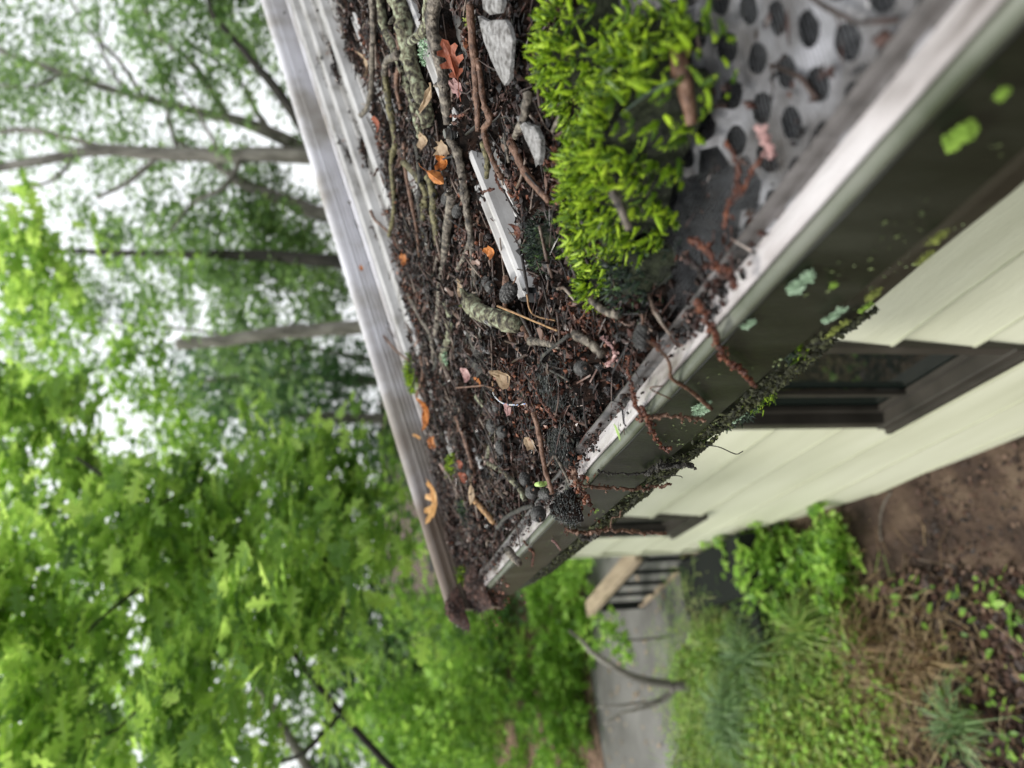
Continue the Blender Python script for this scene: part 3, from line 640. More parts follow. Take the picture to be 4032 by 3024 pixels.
moss(1848, 2010, .025, .050, 240, 'moss_dark', 'dark moss streak near the far end of the gutter', .010, (.006, .012))
moss(1835, 2270, .022, .040, 160, 'moss', 'faint green moss spot near the gutter end cap', .010, (.006, .012))
moss(2050, 1270, .004, .006, 20, 'moss', 'single pinch of moss on the butt of the stubby log', .010, (.003, .005))

# ================================================================== STICKS
def stick(path, r, m, label, h=.012, name='twig', taper=.7, knobs=True, cat='twig', k=9, sub=4, lift=None, amp=None, ends=True):
    r *= 1.42 if r > .002 else 1.15
    pts = [on_deb(x, y, h if lift is None else lift[i]) for i, (x, y) in enumerate(path)]
    pts = wander(pts, sub, (r*.12 if amp is None else amp)); n = len(pts)
    rad = [r*(1-(1-taper)*i/(n-1))*(1+(.28 if knobs and random.random() < .16 else random.uniform(-.06, .06))) for i in range(n)]
    if ends: pts = [pts[0]-(pts[1]-pts[0]).normalized()*r*.3]+pts; rad = [rad[0]*.6]+rad
    mb = MB(); mb.tube(pts, rad, k, .10)
    if knobs and r > .003:                       # side buds and broken spur stubs
        for _ in range(max(1, n//5)):
            i = random.randrange(1, len(pts)-1); d = Vector([random.uniform(-1, 1) for _ in range(3)]); d.z = abs(d.z); d.normalize()
            mb.tube([pts[i], pts[i]+d*rad[i]*1.5, pts[i]+d*rad[i]*2.0], [rad[i]*.45, rad[i]*.33, rad[i]*.12], 6)
    return thing_mesh(mb, name, m, label, cat)
S = stick
S([(1551,-40),(1589,81),(1605,179),(1622,271),(1660,380),(1687,499)], .0085, 'bark_lichen', 'thickest lichen-crusted branch lying down the roof from the photo top', .016, 'branch', .8, cat='branch', k=12)
S([(1714,-30),(1703,108),(1725,217),(1746,325),(1757,434),(1763,488)], .0058, 'twig_grey', 'smooth grey ringed twig ending at the hex screw', .020)
S([(1690,-30),(1681,98),(1649,141),(1605,170)], .0055, 'bark_lichen', 'forked grey side branch beside the ringed twig', .022)
S([(1491,-30),(1513,108),(1546,179),(1573,244),(1611,353),(1643,488),(1660,542)], .0045, 'bark_lichen', 'knobbly lichened twig just left of the thickest branch', .014)
S([(1464,-30),(1470,108),(1464,271),(1459,380),(1430,448),(1417,452)], .0038, 'twig_grey', 'thin dark twig ending in a round black knob on the roof pan', .018)
S([(1567,217),(1524,239),(1513,290)], .0045, 'twig_grey', 'short pale forked stub crossing the thick branch', .022)
S([(1515,290),(1530,400),(1556,560),(1540,640),(1553,808),(1531,928)], .0038, 'twig_olive', 'long olive twig hooked at its lower tip beside the bare roof ribs', .016)
S([(1590,640),(1640,690),(1677,760),(1667,838),(1672,933)], .0042, 'twig_olive', 'olive twig left of the pair of parallel twigs', .014)
S([(1688,690),(1705,757),(1710,846),(1721,960)], .0050, 'twig_olive', 'thick olive-green twig with a blunt top end', .016)
S([(1780,760),(1764,890),(1748,1025),(1732,1161),(1721,1275),(1715,1324)], .0048, 'twig_grey', 'long straight tan-grey twig running down beside the cones', .018)
S([(1772,550),(1800,600),(1822,705),(1835,808),(1851,917),(1867,1053),(1873,1123)], .0038, 'twig_grey', 'pale jointed twig starting under the hex screw', .018)
S([(1851,955),(1830,1010),(1802,1058)], .0028, 'twig_grey', 'short side spur forking from the pale jointed twig', .018)
S([(1737,944),(1715,1080),(1721,1188)], .0030, 'twig_grey', 'thin grey twig beside the long straight one', .014)
S([(1851,1190),(1894,1232),(1960,1253),(2041,1280)], .0088, 'bark_lichen', 'stubby pale lichened log with peeling bark beside the cone cluster', .030, 'stick', .75, cat='stick', k=12, lift=[.034, .032, .026, .016])
S([(1878,1290),(1900,1378),(1916,1480)], .0120, 'twig_black', 'blackened rotten stick under the stubby log', .004, 'stick', .9, cat='stick', k=12)
S([(1960,1205),(2068,1250),(2193,1302)], .0013, 'stem_tan', 'tan leaf stalk lying across the stubby log', .028, 'leaf_stalk', .6, False, 'leaf stalk', 6)
S([(2075,1160),(2085,1215),(2110,1245),(2185,1262)], .0010, 'stem_tan', 'bent orange pine needle below the cut white rib', .020, 'leaf_stalk', .6, False, 'leaf stalk', 6)
S([(2100,1625),(2127,1728),(2143,1836),(2176,1945)], .0023, 'twig_brown', 'straight reddish-brown stem leaning toward the gutter lip', .022)
S([(1796,1527),(1860,1522),(1915,1520),(1997,1556)], .0013, 'twig_brown', 'thin brown stem sticking up over the white rib', .028, lift=[.05, .034, .024, .012], knobs=False)
S([(2187,1793),(2219,1853),(2241,1901)], .0017, 'twig_grey', 'short grey twig propped against the lip of the gutter', .014, knobs=False)
S([(1926,1825),(1997,1869),(2051,1934),(2067,1972)], .0032, 'bark_lichen', 'yellow-lichened crooked twig beside the farthest cones', .014)
S([(1800,1640),(1830,1730),(1867,1869)], .0035, 'twig_brown', 'blurred tan twig along the far roof rib', .014)
S([(1861,1961),(1905,2010),(1943,2059)], .0040, 'stem_tan', 'pale forked twig near the far end of the gutter', .014)
S([(1998,2163),(2020,2190),(2046,2218)], .0050, 'twig_grey', 'stub of grey twig jutting over the far gutter lip', .018)
S([(1770,1188),(1775,1297),(1743,1405),(1764,1449)], .0055, 'bark_lichen', 'twisted twig tufted with mint lichen below the long straight twig', .014)
S([(2092,1342),(2141,1348),(2206,1364)], .0032, 'twig_grey', 'curved glossy grey twig beside the black root mat', .020)
S([(2060,1290),(2090,1350),(2130,1400),(2210,1420)], .0030, 'twig_brown', 'brown crooked twig under the curved glossy one', .012)
S([(2260,1315),(2325,1353),(2369,1397)], .0030, 'twig_grey', 'short twig between the moss and the black root mat', .016)
S([(2660,200),(2697,325),(2725,488)], .0038, 'twig_brown', 'purplish stick between the moss and the perforated plate', .016)
S([(2415,760),(2445,820),(2475,900)], .0026, 'twig_grey', 'pale stick poking out of the big moss cushion', .050, knobs=False)
S([(2236,412),(2177,515)], .0022, 'twig_grey', 'short grey stick at the moss edge beside the second bark flake', .028, knobs=False)
S([(2660,315),(2550,370),(2442,452)], .0008, 'moss_dark', 'fine green stalk crossing the big moss cushion', .045, 'leaf_stalk', .6, False, 'leaf stalk', 6)
S([(1850,20),(1864,211),(1877,380),(1881,515)], .0030, 'twig_brown', 'straight brown twig beside the red oak leaf', .018)
S([(1905,420),(1930,470),(1905,520),(1940,633),(1975,700)], .0026, 'twig_brown', 'crooked brown twig right of the cut white rib', .016)
S([(2079,371),(2062,464),(2028,540)], .0032, 'twig_grey', 'curved twig hooked over the second bark flake', .028)
S([(1986,527),(2003,641)], .0018, 'twig_grey', 'thin straight twig beside the second bark flake', .018)
S([(1880,230),(1905,400),(1925,480)], .0022, 'twig_brown', 'slim twig under the tip of the grey bark slab', .016)
S([(1590,560),(1600,700),(1640,900),(1650,1010)], .0022, 'twig_brown', 'slender brown twig among the reddish litter', .012)
S([(1690,1320),(1720,1400),(1700,1480)], .0030, 'twig_black', 'black twig in the litter below the mint lichen', .010)
S([(1990,1090),(1990,1200),(2010,1330),(2065,1400)], .0024, 'twig_brown', 'brown twig passing behind the stubby log', .014)
S([(1890,1370),(1925,1385)], .0030, 'chip', 'white-tipped stub beside the dark hollow', .026)
S([(1500,1310),(1560,1380),(1610,1420)], .0022, 'twig_brown', 'thin twig across the roof pan near the side rail', .014)
S([(1460,830),(1480,870),(1540,920)], .0026, 'twig_brown', 'tan twig on the pan below the hooked olive twig', .010)
S([(1940,1500),(1950,1560),(2000,1600)], .0012, 'stem_tan', 'short curved straw beside the upper black cones', .018, 'leaf_stalk', .6, False, 'leaf stalk', 6)
S([(2240,1320),(2130,1420),(2240,1500)], .0016, 'twig_black', 'wiry black rootlet looping over the root mat', .024, knobs=False)
S([(1640,560),(1655,700),(1650,820),(1680,930),(1690,1000)], .0034, 'twig_black', 'blackish twig between the olive twigs and the cones', .016)
S([(1900,560),(1920,640),(1915,700)], .0026, 'twig_olive', 'short olive twig right of the hex screw', .018)
S([(1610,1160),(1650,1240),(1700,1330),(1705,1420)], .0036, 'twig_grey', 'grey twig running beside the mint-tufted one', .014)
S([(2010,560),(2060,660),(2100,720),(2160,790)], .0030, 'twig_brown', 'brown twig above the blackish green moss mound', .018)
S([(1880,1560),(1930,1640),(1935,1740),(1915,1800)], .0034, 'bark_lichen', 'pale lichened twig edging the big black cones', .014)
S([(1700,1700),(1740,1790),(1765,1900)], .0034, 'twig_grey', 'greyish twig beside the orange leaf strip', .012)
S([(1960,2080),(1990,2040),(2040,2010),(2100,1990)], .0026, 'twig_black', 'black twig near the farthest cones', .014)
S([(2330,1180),(2390,1230),(2440,1240)], .0030, 'twig_grey', 'grey twig tip below the dark green moss', .014)
S([(1560,60),(1575,200),(1560,330),(1580,430)], .0030, 'twig_brown', 'dark brown twig left of the thickest branch', .012)
S([(1640,1560),(1665,1480),(1655,1400)], .0026, 'twig_brown', 'faint brown twig above the orange leaf strip', .012)
# crusts of mint lichen on the branches
def crust(px, py, rx, ry, n, m, label, h=.026):
    c = on_deb(px, py, h); mb = MB(); t = rng.uniform(0, 2*np.pi, n); r = np.sqrt(rng.uniform(0, 1, n))
    P = np.stack([c.x+rx*r*np.cos(t), c.y+ry*r*np.sin(t), c.z+SL*rx*r*np.cos(t)+rng.uniform(-.002, .002, n)-.004*r], 1)
    scatter(mb, FLK, [(0, 4, 3, 2, 1)], P, rng.uniform(.0025, .005, n), rotmats(n, 1.2)); return thing_mesh(mb, 'lichen_patch', m, label, 'lichen', smooth=False)
crust(1655, 200, .012, .018, 260, 'mint', 'mint green lichen on the thickest branch near its fork', .028)
crust(1745, 1410, .010, .014, 220, 'mint', 'mint lichen tuft on the twisted twig', .020)
crust(1748, 960, .005, .012, 90, 'mint', 'small pale green lichen beside the thick olive twig', .020)
crust(1835, 80, .008, .008, 110, 'lichen_yellow', 'yellowish lichen crumb above the red oak leaf', .020)

# ================================================================== CONES
def cone(px, py, L, r, label, h=.012, ang=None):
    h += .008; L *= 1.1; r *= 1.15
    c = on_deb(px, py, h); a = random.uniform(0, 6.28) if ang is None else ang
    ax = Vector((math.cos(a), math.sin(a), random.uniform(-.1, .35))).normalized(); b = ax.cross(Vector((0, 0, 1))).normalized(); d = b.cross(ax)
    root = empty('alder_cone', label, 'cone', c-Vector((0, 0, r)))
    mb = MB(); pts = [c+ax*L*(t-.5) for t in np.linspace(0, 1, 8)]; rad = [r*math.sin(math.pi*(.10+.84*t))**.6*.86 for t in np.linspace(0, 1, 8)]
    mb.tube(pts, rad, 12)
    for i in range(9):
        t = .06+.88*i/8; rr = r*math.sin(math.pi*(.08+.86*t))**.6*.9
        for j in range(9):
            an = 2*math.pi*(j+.5*(i%2))/9; o_ = b*math.cos(an)+d*math.sin(an); tn = -b*math.sin(an)+d*math.cos(an)
            p = c+ax*L*(t-.5)+o_*rr; s_ = r*.36
            mb.add([p-tn*s_-ax*s_*.5, p+tn*s_-ax*s_*.5, p+tn*s_*.8+ax*s_*.6+o_*s_*.35, p-tn*s_*.8+ax*s_*.6+o_*s_*.35, p+ax*s_*.2+o_*s_*.65], [(0, 1, 4), (1, 2, 4), (2, 3, 4), (3, 0, 4)])
    under(mb.build('scales', 'cone'), root)
    mb = MB(); e = c-ax*L*.5; mb.tube([e+ax*.001, e-ax*L*.25, e-ax*L*.45+Vector((0, 0, .001))], [.0011, .0009, .0008], 6); under(mb.build('stalk', 'twig_brown'), root)
cone(1802, 830, .017, .0058, 'small dark cone between the long straight twig and the jointed twig', ang=1.7)
cone(1759, 781, .018, .0060, 'dark cone behind the top of the long straight twig', ang=1.5)
cone(1932, 1129, .017, .0060, 'upper cone of the pair beside the cut rib end', ang=1.2)
cone(1915, 1105, .013, .0048, 'smallest cone, above the pair beside the cut rib end', ang=1.9)
cone(2003, 1150, .022, .0078, 'largest black warty cone, right beside the cut rib end', ang=1.9, h=.014)
cone(1851, 1172, .015, .0055, 'cone touching the end of the stubby log', ang=.6)
cone(1942, 1675, .022, .0080, 'big black cone below the coloured thread', ang=1.6)
cone(1980, 1700, .018, .0070, 'black cone right beside the biggest one below the thread', ang=1.4)
cone(1975, 1765, .018, .0070, 'grey-black cone under the pair below the thread', ang=.2)
cone(2067, 1888, .016, .0060, 'grey cone beside the crooked yellow-lichened twig', ang=.3)
cone(2094, 1938, .021, .0068, 'slender cone pointing down beside the green sprout', ang=1.5)
cone(2148, 1945, .020, .0060, 'cone against the dark gap in the lip', ang=1.3)
cone(2120, 2025, .020, .0080, 'mossy round cone spilling over the lip gap', ang=.9)
cone(1959, 1603, .016, .0060, 'half buried cone touching the coloured thread', ang=.5)
cone(2526, 1326, .016, .0055, 'blurred purplish cone leaning on the near lip', ang=2.6, h=.006)
cone(1850, 1860, .014, .005, 'lone cone far along the roof litter', ang=1.0)
cone(2290, 1450, .015, .0055, 'cone sunk in the black root mat', ang=1.1, h=.022)

# ================================================================== LEAVES, CHIPS, BITS
def leaf(px, py, size, shape, m, label, tilt=.4, ang=0, h=.02, wid=1.0, name='dead_leaf', curl=.5, cat='leaf', stalk=True, face=None):
    base, fc = {'oak': (OAK, OF), 'maple': (MAPLE, MF), 'plain': ([(0,0,0),(.2,.16,.02),(.5,.24,.04),(.8,.14,.02),(1,0,0),(.8,-.14,.02),(.5,-.24,.04),(.2,-.16,.02)], [(0,1,2,3,4),(0,4,5,6,7)])}[shape]
    if shape == 'plain' and not stalk and face is None:
        base = []; k = 14
        for j in range(k):
            t = 2*math.pi*j/k; rr = random.uniform(.30, .52); base.append((.5+rr*math.cos(t), rr*.62*math.sin(t), random.uniform(-.05, .05)))
        for j in range(k): t = 2*math.pi*j/k; base.append((.5+.24*math.cos(t), .15*math.sin(t), random.uniform(-.04, .04)))
        fc = [(j, (j+1)%k, k+(j+1)%k, k+j) for j in range(k)]+[tuple(range(k, 2*k))]; curl = curl*2.2
    c = on_deb(px, py, h) if face is None else on_face(px, py, face); toc = (-c).normalized(); N = (toc*tilt+Vector((-SL, 0, 1))*(1-tilt)+Vector((random.uniform(-.15, .15), random.uniform(-.15, .15), 0))).normalized()
    X = Rv*(-math.sin(ang))+Uv*(-math.cos(ang)); X = (X-N*X.dot(N)).normalized(); Yv = N.cross(X); e = Matrix((X, Yv, N)).transposed()
    mb = MB(); vs = []
    for x, y, z in base:
        p = Vector((x-.5, y*wid, z+curl*(x-.5)**2+curl*.8*y*y))*size; vs.append(c+e@p)
    mb.add(vs, fc); 
    if stalk: mb.tube([vs[0], c+e@(Vector((-.75, .04, curl*.4))*size), c+e@(Vector((-.95, .1, curl*.3))*size)], [size*.012, size*.010, size*.012], 5)
    o = thing_mesh(mb, name, m, label, cat, smooth=False)
    so2 = o.modifiers.new('thick', 'SOLIDIFY'); so2.thickness = .0004; return o
leaf(1785, 245, .046, 'oak', 'leaf_red', 'russet oak leaf standing upright on the bare pan beside the grey twig', .75, -1.9, .024, 1.1, curl=1.1)
leaf(1725, 700, .030, 'plain', 'leaf_orange', 'curled glossy orange leaf below the hex screw', .7, .6, .026, 1.1, curl=1.3)
leaf(1745, 640, .026, 'plain', 'leaf_orange', 'crumpled amber leaf fragment above the curled orange leaf', .6, 1.6, .024, 1.2, curl=1.5, stalk=False)
leaf(1665, 553, .026, 'plain', 'leaf_tan', 'pale cream leaf scrap at the foot of the thickest branch', .5, 2.0, .022, 1.3, curl=.6, stalk=False)
leaf(1740, 590, .024, 'maple', 'leaf_tan', 'lacy skeleton leaf beside the cream scrap', .6, 2.6, .022, curl=.8, stalk=False)
leaf(1486, 483, .030, 'plain', 'leaf_red', 'dark red leaf piece against the knobbed twig', .3, 1.5, .014, 1.2, stalk=False)
leaf(1800, 345, .024, 'plain', 'leaf_pink', 'pinkish folded leaf under the russet oak leaf', .7, 1.2, .018, 1.0, stalk=False)
leaf(1690, 385, .060, 'plain', 'leaf_tan', 'long narrow tan leaf blade leaning over the thickest branch', .5, 2.4, .030, .28, stalk=False)
leaf(1932, 993, .018, 'plain', 'leaf_orange', 'little orange-brown leaf beside the bare white rib', .5, 1.0, .020, 1.6, stalk=False)
leaf(1818, 1134, .026, 'plain', 'leaf_tan', 'dull tan leaf tucked behind the cone pair', .6, 1.4, .018, 1.3, stalk=False)
leaf(1590, 1020, .030, 'plain', 'leaf_orange', 'orange leaf curl on the pan beside the reddish litter', .7, 1.3, .018, 1.1, stalk=False)
leaf(1422, 1055, .018, 'plain', 'leaf_orange', 'tiny orange leaf alone on the side rail foot', .9, 1.4, .020, 1.0, stalk=False)
leaf(1680, 1625, .075, 'plain', 'leaf_orange', 'long bright orange leaf strip on the far roof pan', .5, 1.45, .018, .5, stalk=False)
leaf(1706, 1745, .040, 'plain', 'leaf_orange', 'red-orange leaf just below the long orange strip', .5, 1.0, .018, 1.0, stalk=False)
leaf(1628, 1790, .026, 'plain', 'leaf_orange', 'small orange leaf nearest the side rail', .8, 1.5, .016, 1.0, stalk=False)
leaf(1648, 1720, .030, 'plain', 'leaf_yellow', 'small amber leaf beside the long orange strip', .4, .3, .016, .5, stalk=False)
leaf(1722, 1965, .105, 'oak', 'leaf_yellow', 'large crumpled yellow-tan leaf on the far roof pan', .35, 1.75, .022, 1.0, curl=1.1, stalk=False)
leaf(1812, 1825, .020, 'plain', 'leaf_red', 'upper of two scarlet leaf flecks amid the far litter', .5, 1.6, .018, 1.2, stalk=False)
leaf(1826, 1878, .022, 'plain', 'leaf_red', 'lower of two scarlet leaf flecks amid the far litter', .5, 1.2, .018, 1.2, stalk=False)
leaf(1860, 1945, .040, 'plain', 'leaf_tan', 'orange-edged tan leaf below the scarlet flecks', .4, 1.8, .018, .7)
leaf(2089, 1745, .024, 'plain', 'leaf_tan', 'pale papery bract beside the reddish-brown stem', .4, 1.0, .018, 1.1, stalk=False)
leaf(2002, 1614, .018, 'plain', 'leaf_pink', 'pink bract at the foot of the coloured thread', .5, 1.2, .020, 1.0, stalk=False)
leaf(1935, 1620, .028, 'plain', 'litter', 'shiny purple-brown leaf left of the big black cone', .4, 1.2, .018, 1.5, stalk=False)
leaf(1990, 1490, .034, 'plain', 'leaf_tan', 'brown curled leaf at the lower rim of the dark hollow', .5, .8, .022, 1.1, curl=.9, stalk=False)
leaf(1835, 1475, .028, 'plain', 'leaf_pink', 'pinkish leaf with a hole, left of the dark hollow', .7, 1.4, .024, 1.0, stalk=False)
leaf(2041, 905, .020, 'plain', 'rust', 'red scaly bud resting on the nearest white rib', .4, 1.5, .024, .9, curl=.9, name='leaf_bud', cat='bud', stalk=False)
leaf(2436, 1701, .018, 'plain', 'sprout', 'pale green leaf blade lying across the gutter lip', .3, 1.0, 0, .35, stalk=False, name='green_leaf', cat='leaf', face=.229)
leaf(1445, 250, .05, 'plain', 'leaf_tan', 'brown husk strip along the bare rib at the photo top', .1, 1.7, .016, .5, stalk=False)
leaf(1300, 860, .02, 'plain', 'leaf_tan', 'dry leaf crumb high on the roof beside the rail', .1, 1.7, .006, .5, stalk=False)
leaf(1925, 1275, .02, 'plain', 'chip', 'white bark curl on the stubby log', .3, .4, .036, .5, stalk=False, name='bark_curl', cat='bark')
leaf(1885, 1500, .02, 'plain', 'leaf_orange', 'little orange husk beside the coloured thread', .4, .4, .02, .9, stalk=False)
# green sprout
mb = MB(); p = [on_deb(x, y, h) for x, y, h in ((2110, 1908, .03), (2125, 1906, .028), (2140, 1906, .022), (2165, 1895, .014))]
mb.tube(wander(p, 4, 0), [.0012+.0022*math.sin(t) for t in np.linspace(.5, 3.0, 13)], 8); thing_mesh(mb, 'seedling', 'sprout', 'lime green sprout among the black cones', 'seedling')
mb = MB(); p = [on_deb(x, y, h) for x, y, h in ((1940, 1545, .022), (1956, 1570, .024), (1985, 1590, .022), (2030, 1594, .016), (2080, 1588, .012))]
mb.tube(wander(p, 5, 0), .0008, 6); thing_mesh(mb, 'thread', mat('thread', [(.45, (.6, .6, .58)), (.5, (.08, .22, .6)), (.56, (.6, .6, .58))], .5, 60, detail=0), 'fine blue and white thread looped beside the black cones', 'thread')
def chip(poly, label, h=.03, t=.004, tilt=0, m='chip'):
    P = [on_deb(x, y, h) for x, y in poly]; c = sum(P, Vector())/len(P)
    mb = MB(); up = Vector((-SL, 0, 1)).normalized(); n = len(P)
    v = []
    for s, dz in ((1, -t), (1, 0), (.8, t*.5), (.45, t*.7)):
        for p in P: v.append(c+(p-c)*s+up*(dz+tilt*(p.y-c.y)+random.uniform(-.0006, .0006)))
    f = [tuple(range(n-1, -1, -1))]+[(a*n+i, a*n+(i+1)%n, (a+1)*n+(i+1)%n, (a+1)*n+i) for a in range(3) for i in range(n)]+[tuple(3*n+i for i in range(n))]
    mb.add(v, f); return thing_mesh(mb, 'bark_chip', m, label, 'bark', smooth=False)
chip([(1881,63),(1919,85),(1950,78),(1986,80),(2004,110),(2016,156),(2010,240),(2003,312),(1986,337),(1960,290),(1931,228),(1905,160)], 'large smooth grey triangular bark slab beside the moss')
chip([(2033,456),(2055,470),(2079,490),(2105,500),(2130,548),(2128,600),(2121,650),(2095,600),(2071,548)], 'smaller pointed grey bark flake below the slab', .028)
chip([(1895,-30),(1969,-30),(1980,10),(1969,52),(1930,58),(1905,40)], 'grey bark piece cut by the photo top edge', .030)
chip([(2042,1290),(2072,1330),(2068,1385),(2050,1410),(2040,1350)], 'clean white plastic-like sliver in the dark hollow', .004, .002, m='white_metal')

# ================================================================== CATKINS AND STRINGS
def catkin(path, r, m, label, face=None, h=.012, n=1.0, name='catkin', bulge=True, group=None, ball=1.0):
    if face is not None: pts = [on_face(x, y, face if not hasattr(face, '__len__') else face[i]) for i, (x, y) in enumerate(path)]
    else: pts = [on_deb(x, y, h if not hasattr(h, '__len__') else h[i]) for i, (x, y) in enumerate(path)]
    pts = wander(pts, 8, r*.35); mb = MB(); mb.tube(pts, [r*.4*random.uniform(.7, 1.3) for _ in pts], 6, .1)
    P = []
    for a, b in zip(pts, pts[1:]):
        k = max(1, int((b-a).length/(r*.55)*n))
        for i in range(k):
            P.append(a.lerp(b, i/k)+Vector([random.gauss(0, r*.38) for _ in range(3)]))
    P = [p for p in P if random.random() < .8]; P = np.array([tuple(p) for p in P]); q = len(P)
    scatter(mb, OCT, OCF, P, (rng.uniform(.2, .62, (q, 3))*r*ball), rotmats(q))
    return thing_mesh(mb, name, m, label, 'catkin' if name == 'catkin' else 'root string', group, smooth=False)
C = catkin
C([(2477,1408),(2468,1450),(2485,1500),(2490,1549)], .0030, 'rust', 'bright orange catkin lying over the lip beside the root mat', h=.008)
C([(2492,1552),(2505,1600),(2530,1640),(2520,1660)], .0042, 'rust', 'rusty catkin clump draped on the lip corner', face=.226)
C([(2530,1600),(2545,1640),(2580,1730),(2620,1770),(2640,1760)], .0038, 'rust', 'knotted orange-brown catkin hanging down the gutter face', face=[.224,.222,.222,.224,.222])
C([(2520,1650),(2604,1640),(2700,1645),(2778,1657)], .0040, 'twig_brown', 'dark beaded string stuck flat across the gutter face', face=.223)
C([(2252,1847),(2262,1880),(2300,1912),(2431,1922),(2534,1925),(2583,1916),(2642,1908)], .0048, 'twig_brown', 'reddish string running from the lip down past the gutter bottom', face=[.228,.225,.222,.221,.222,.225,.226])
C([(2355,1853),(2380,1862),(2480,1866),(2560,1862)], .0026, 'twig_black', 'black string along the seam of the gutter face', face=.222)
C([(2540,1870),(2570,1850),(2600,1830),(2640,1838),(2690,1828),(2724,1831)], .0062, 'twig_black', 'black mossy drip hanging below the gutter seam', face=.225, name='root_string')
C([(2230,2085),(2300,2098),(2340,2092),(2404,2086),(2501,2097),(2621,2099)], .0065, 'twig_brown', 'farthest long string hanging straight below the gutter', face=.226)
C([(2290,2110),(2320,2115),(2350,2105)], .0120, 'twig_black', 'dark clot at the root of the farthest hanging string', face=.228, name='root_string', n=3, ball=.6)
C([(2404,2080),(2410,2040),(2440,2035),(2445,2010)], .0020, 'twig_brown', 'curly fine tendril above the farthest hanging string', face=.224, ball=.7)
C([(2803,1288),(2830,1360),(2860,1420),(2922,1455),(2976,1522)], .0048, 'rust', 'blurred brown catkin sliding down the near gutter face', face=.222)
C([(2740,1180),(2770,1240),(2800,1290),(2790,1330)], .0045, 'rust', 'blurred russet catkin bunch on the near lip edge', face=.232)
C([(2720,950),(2780,980),(2810,1040),(2870,1070),(2890,1130)], .0050, 'rust', 'upper reddish catkin tangle spilling from the moss to the lip', h=.012)
C([(2690,1020),(2740,1050),(2790,1130),(2800,1160)], .0045, 'litter', 'purplish catkin tangle beside the russet one', h=.010)
C([(2860,560),(2905,640),(2900,740),(2860,820),(2850,900)], .0032, 'rust', 'long thin russet catkin on the near wire screen', h=.006)
C([(2980,500),(3020,560),(3040,620)], .0042, 'leaf_pink', 'pale pink husk curl on the near wire screen', h=.004)
C([(2990,620),(2950,700),(2920,770)], .0028, 'rust', 'tan catkin strand across the near wire screen', h=.002)
C([(1777,455),(1800,458),(1830,452)], .0032, 'rust', 'rusty catkin curled over the nearest white rib beside the screw', h=.024)
C([(1900,758),(1925,748),(1945,745)], .0030, 'rust', 'orange catkin ring around the nearest white rib', h=.022)
C([(1950,680),(1960,720),(1985,755)], .0034, 'rust', 'orange catkin crumb on the pan right of the rib', h=.012)
C([(2100,1500),(2120,1560),(2160,1620),(2190,1660)], .0040, 'rust', 'rust red fibre string above the black root mat', h=.020)
C([(2200,1290),(2225,1320),(2260,1300)], .0045, 'rust', 'rust brown seed cluster at the tip of the moss', h=.012)
C([(2370,1330),(2400,1360),(2420,1400),(2390,1440)], .0036, 'leaf_pink', 'pinkish seed crumbs between root mat and lip', h=.006)
C([(2560,1330),(2590,1360),(2590,1380)], .0036, 'rust', 'orange-brown catkin piece beside the near cone', h=.006)
C([(2190,2040),(2215,2060),(2240,2100)], .0045, 'rust', 'brown catkin clump spilled over the far lip', face=.232)
C([(2060,2130),(2100,2180),(2095,2230)], .0030, 'rust', 'orange stain-like catkin on the far gutter face', face=.226)
C([(1330,30),(1345,70),(1370,110),(1380,140)], .0050, 'litter', 'brown husk row on the roof at the photo top', h=.010)
mb = MB(); mb.tube(wander([on_face(x, y, f_) for x, y, f_ in ((2773,1752,.232),(2830,1760,.225),(2880,1782,.222),(2903,1788,.222),(2925,1777,.222))], 5, 0), .0006, 6); thing_mesh(mb, 'tendril', 'twig_black', 'fine black hair curling below the gutter', 'tendril')
mb = MB(); mb.tube(wander([on_face(x, y, f_) for x, y, f_ in ((2640,1570,.222),(2560,1530,.222),(2610,1520,.222))], 5, 0), .0006, 6)
mb.tube(wander([on_face(x, y, .224) for x, y in ((2550,1340),(2620,1400),(2640,1450),(2645,1490),(2720,1540),(2800,1610))], 5, 0), [.0009+.0012*(i/25) for i in range(26)], 6); thing_mesh(mb, 'tendril', 'twig_brown', 'forked reddish rootlet crossing lip and face above the mint lichen', 'tendril')
mb = MB(); mb.tube(wander([on_face(x, y, .228) for x, y in ((2590,1880),(2640,1873),(2680,1875),(2686,1882))], 5, 0), .0005, 6); thing_mesh(mb, 'tendril', 'twig_black', 'short fine hair between the two hanging strings', 'tendril')
mb = MB(); mb.tube([on_face(2155, 2110, .238), on_face(2190, 2140, .224), on_face(2207, 2165, .222)], [.0018, .0016, .0012], 6); thing_mesh(mb, 'twig', 'leaf_pink', 'pinkish twig jutting down past the far gutter', 'twig')

# ================================================================== LICHEN ON THE GUTTER FACE
def facepatch(px, py, w_, hgt, m, label, n=160, X=.2285, rag=1.0, size=.004, low=False):
    n *= 3; size *= .62; X -= .0005
    c = on_face(px, py, X); mb = MB(); P = []
    lobes = [(random.uniform(-.9, .9), random.uniform(-.8, .8), random.uniform(.12, .38)) for _ in range(15)]
    while len(P) < n:
        a, b = random.uniform(-1, 1), random.uniform(-1, 1)
        if any((a-l)**2+(b-q)**2 < s*s for l, q, s in lobes): P.append((c.x-random.uniform(0, .0025)+(max(0, LZ-.087-(c.z+b*hgt))*.42 if low else 0), c.y+a*w_, c.z+b*hgt))
    P = np.array(P); n = len(P); R0 = rotmats(n, .5)
    Q = np.array([[0, 0, -1.], [0, 1, 0], [1, 0, 0]]); R0 = np.einsum('ij,njk->nik', Q, R0)
    scatter(mb, [(0,0,0),(.35,.35,.1),(.8,.3,.05),(1,0,.15),(.6,-.35,.0),(.2,-.3,.12)], [(0,1,2,3,4,5)], P, rng.uniform(.5, 1.2, n)*size, R0)
    return thing_mesh(mb, 'lichen_patch', m, label, 'lichen', smooth=False)
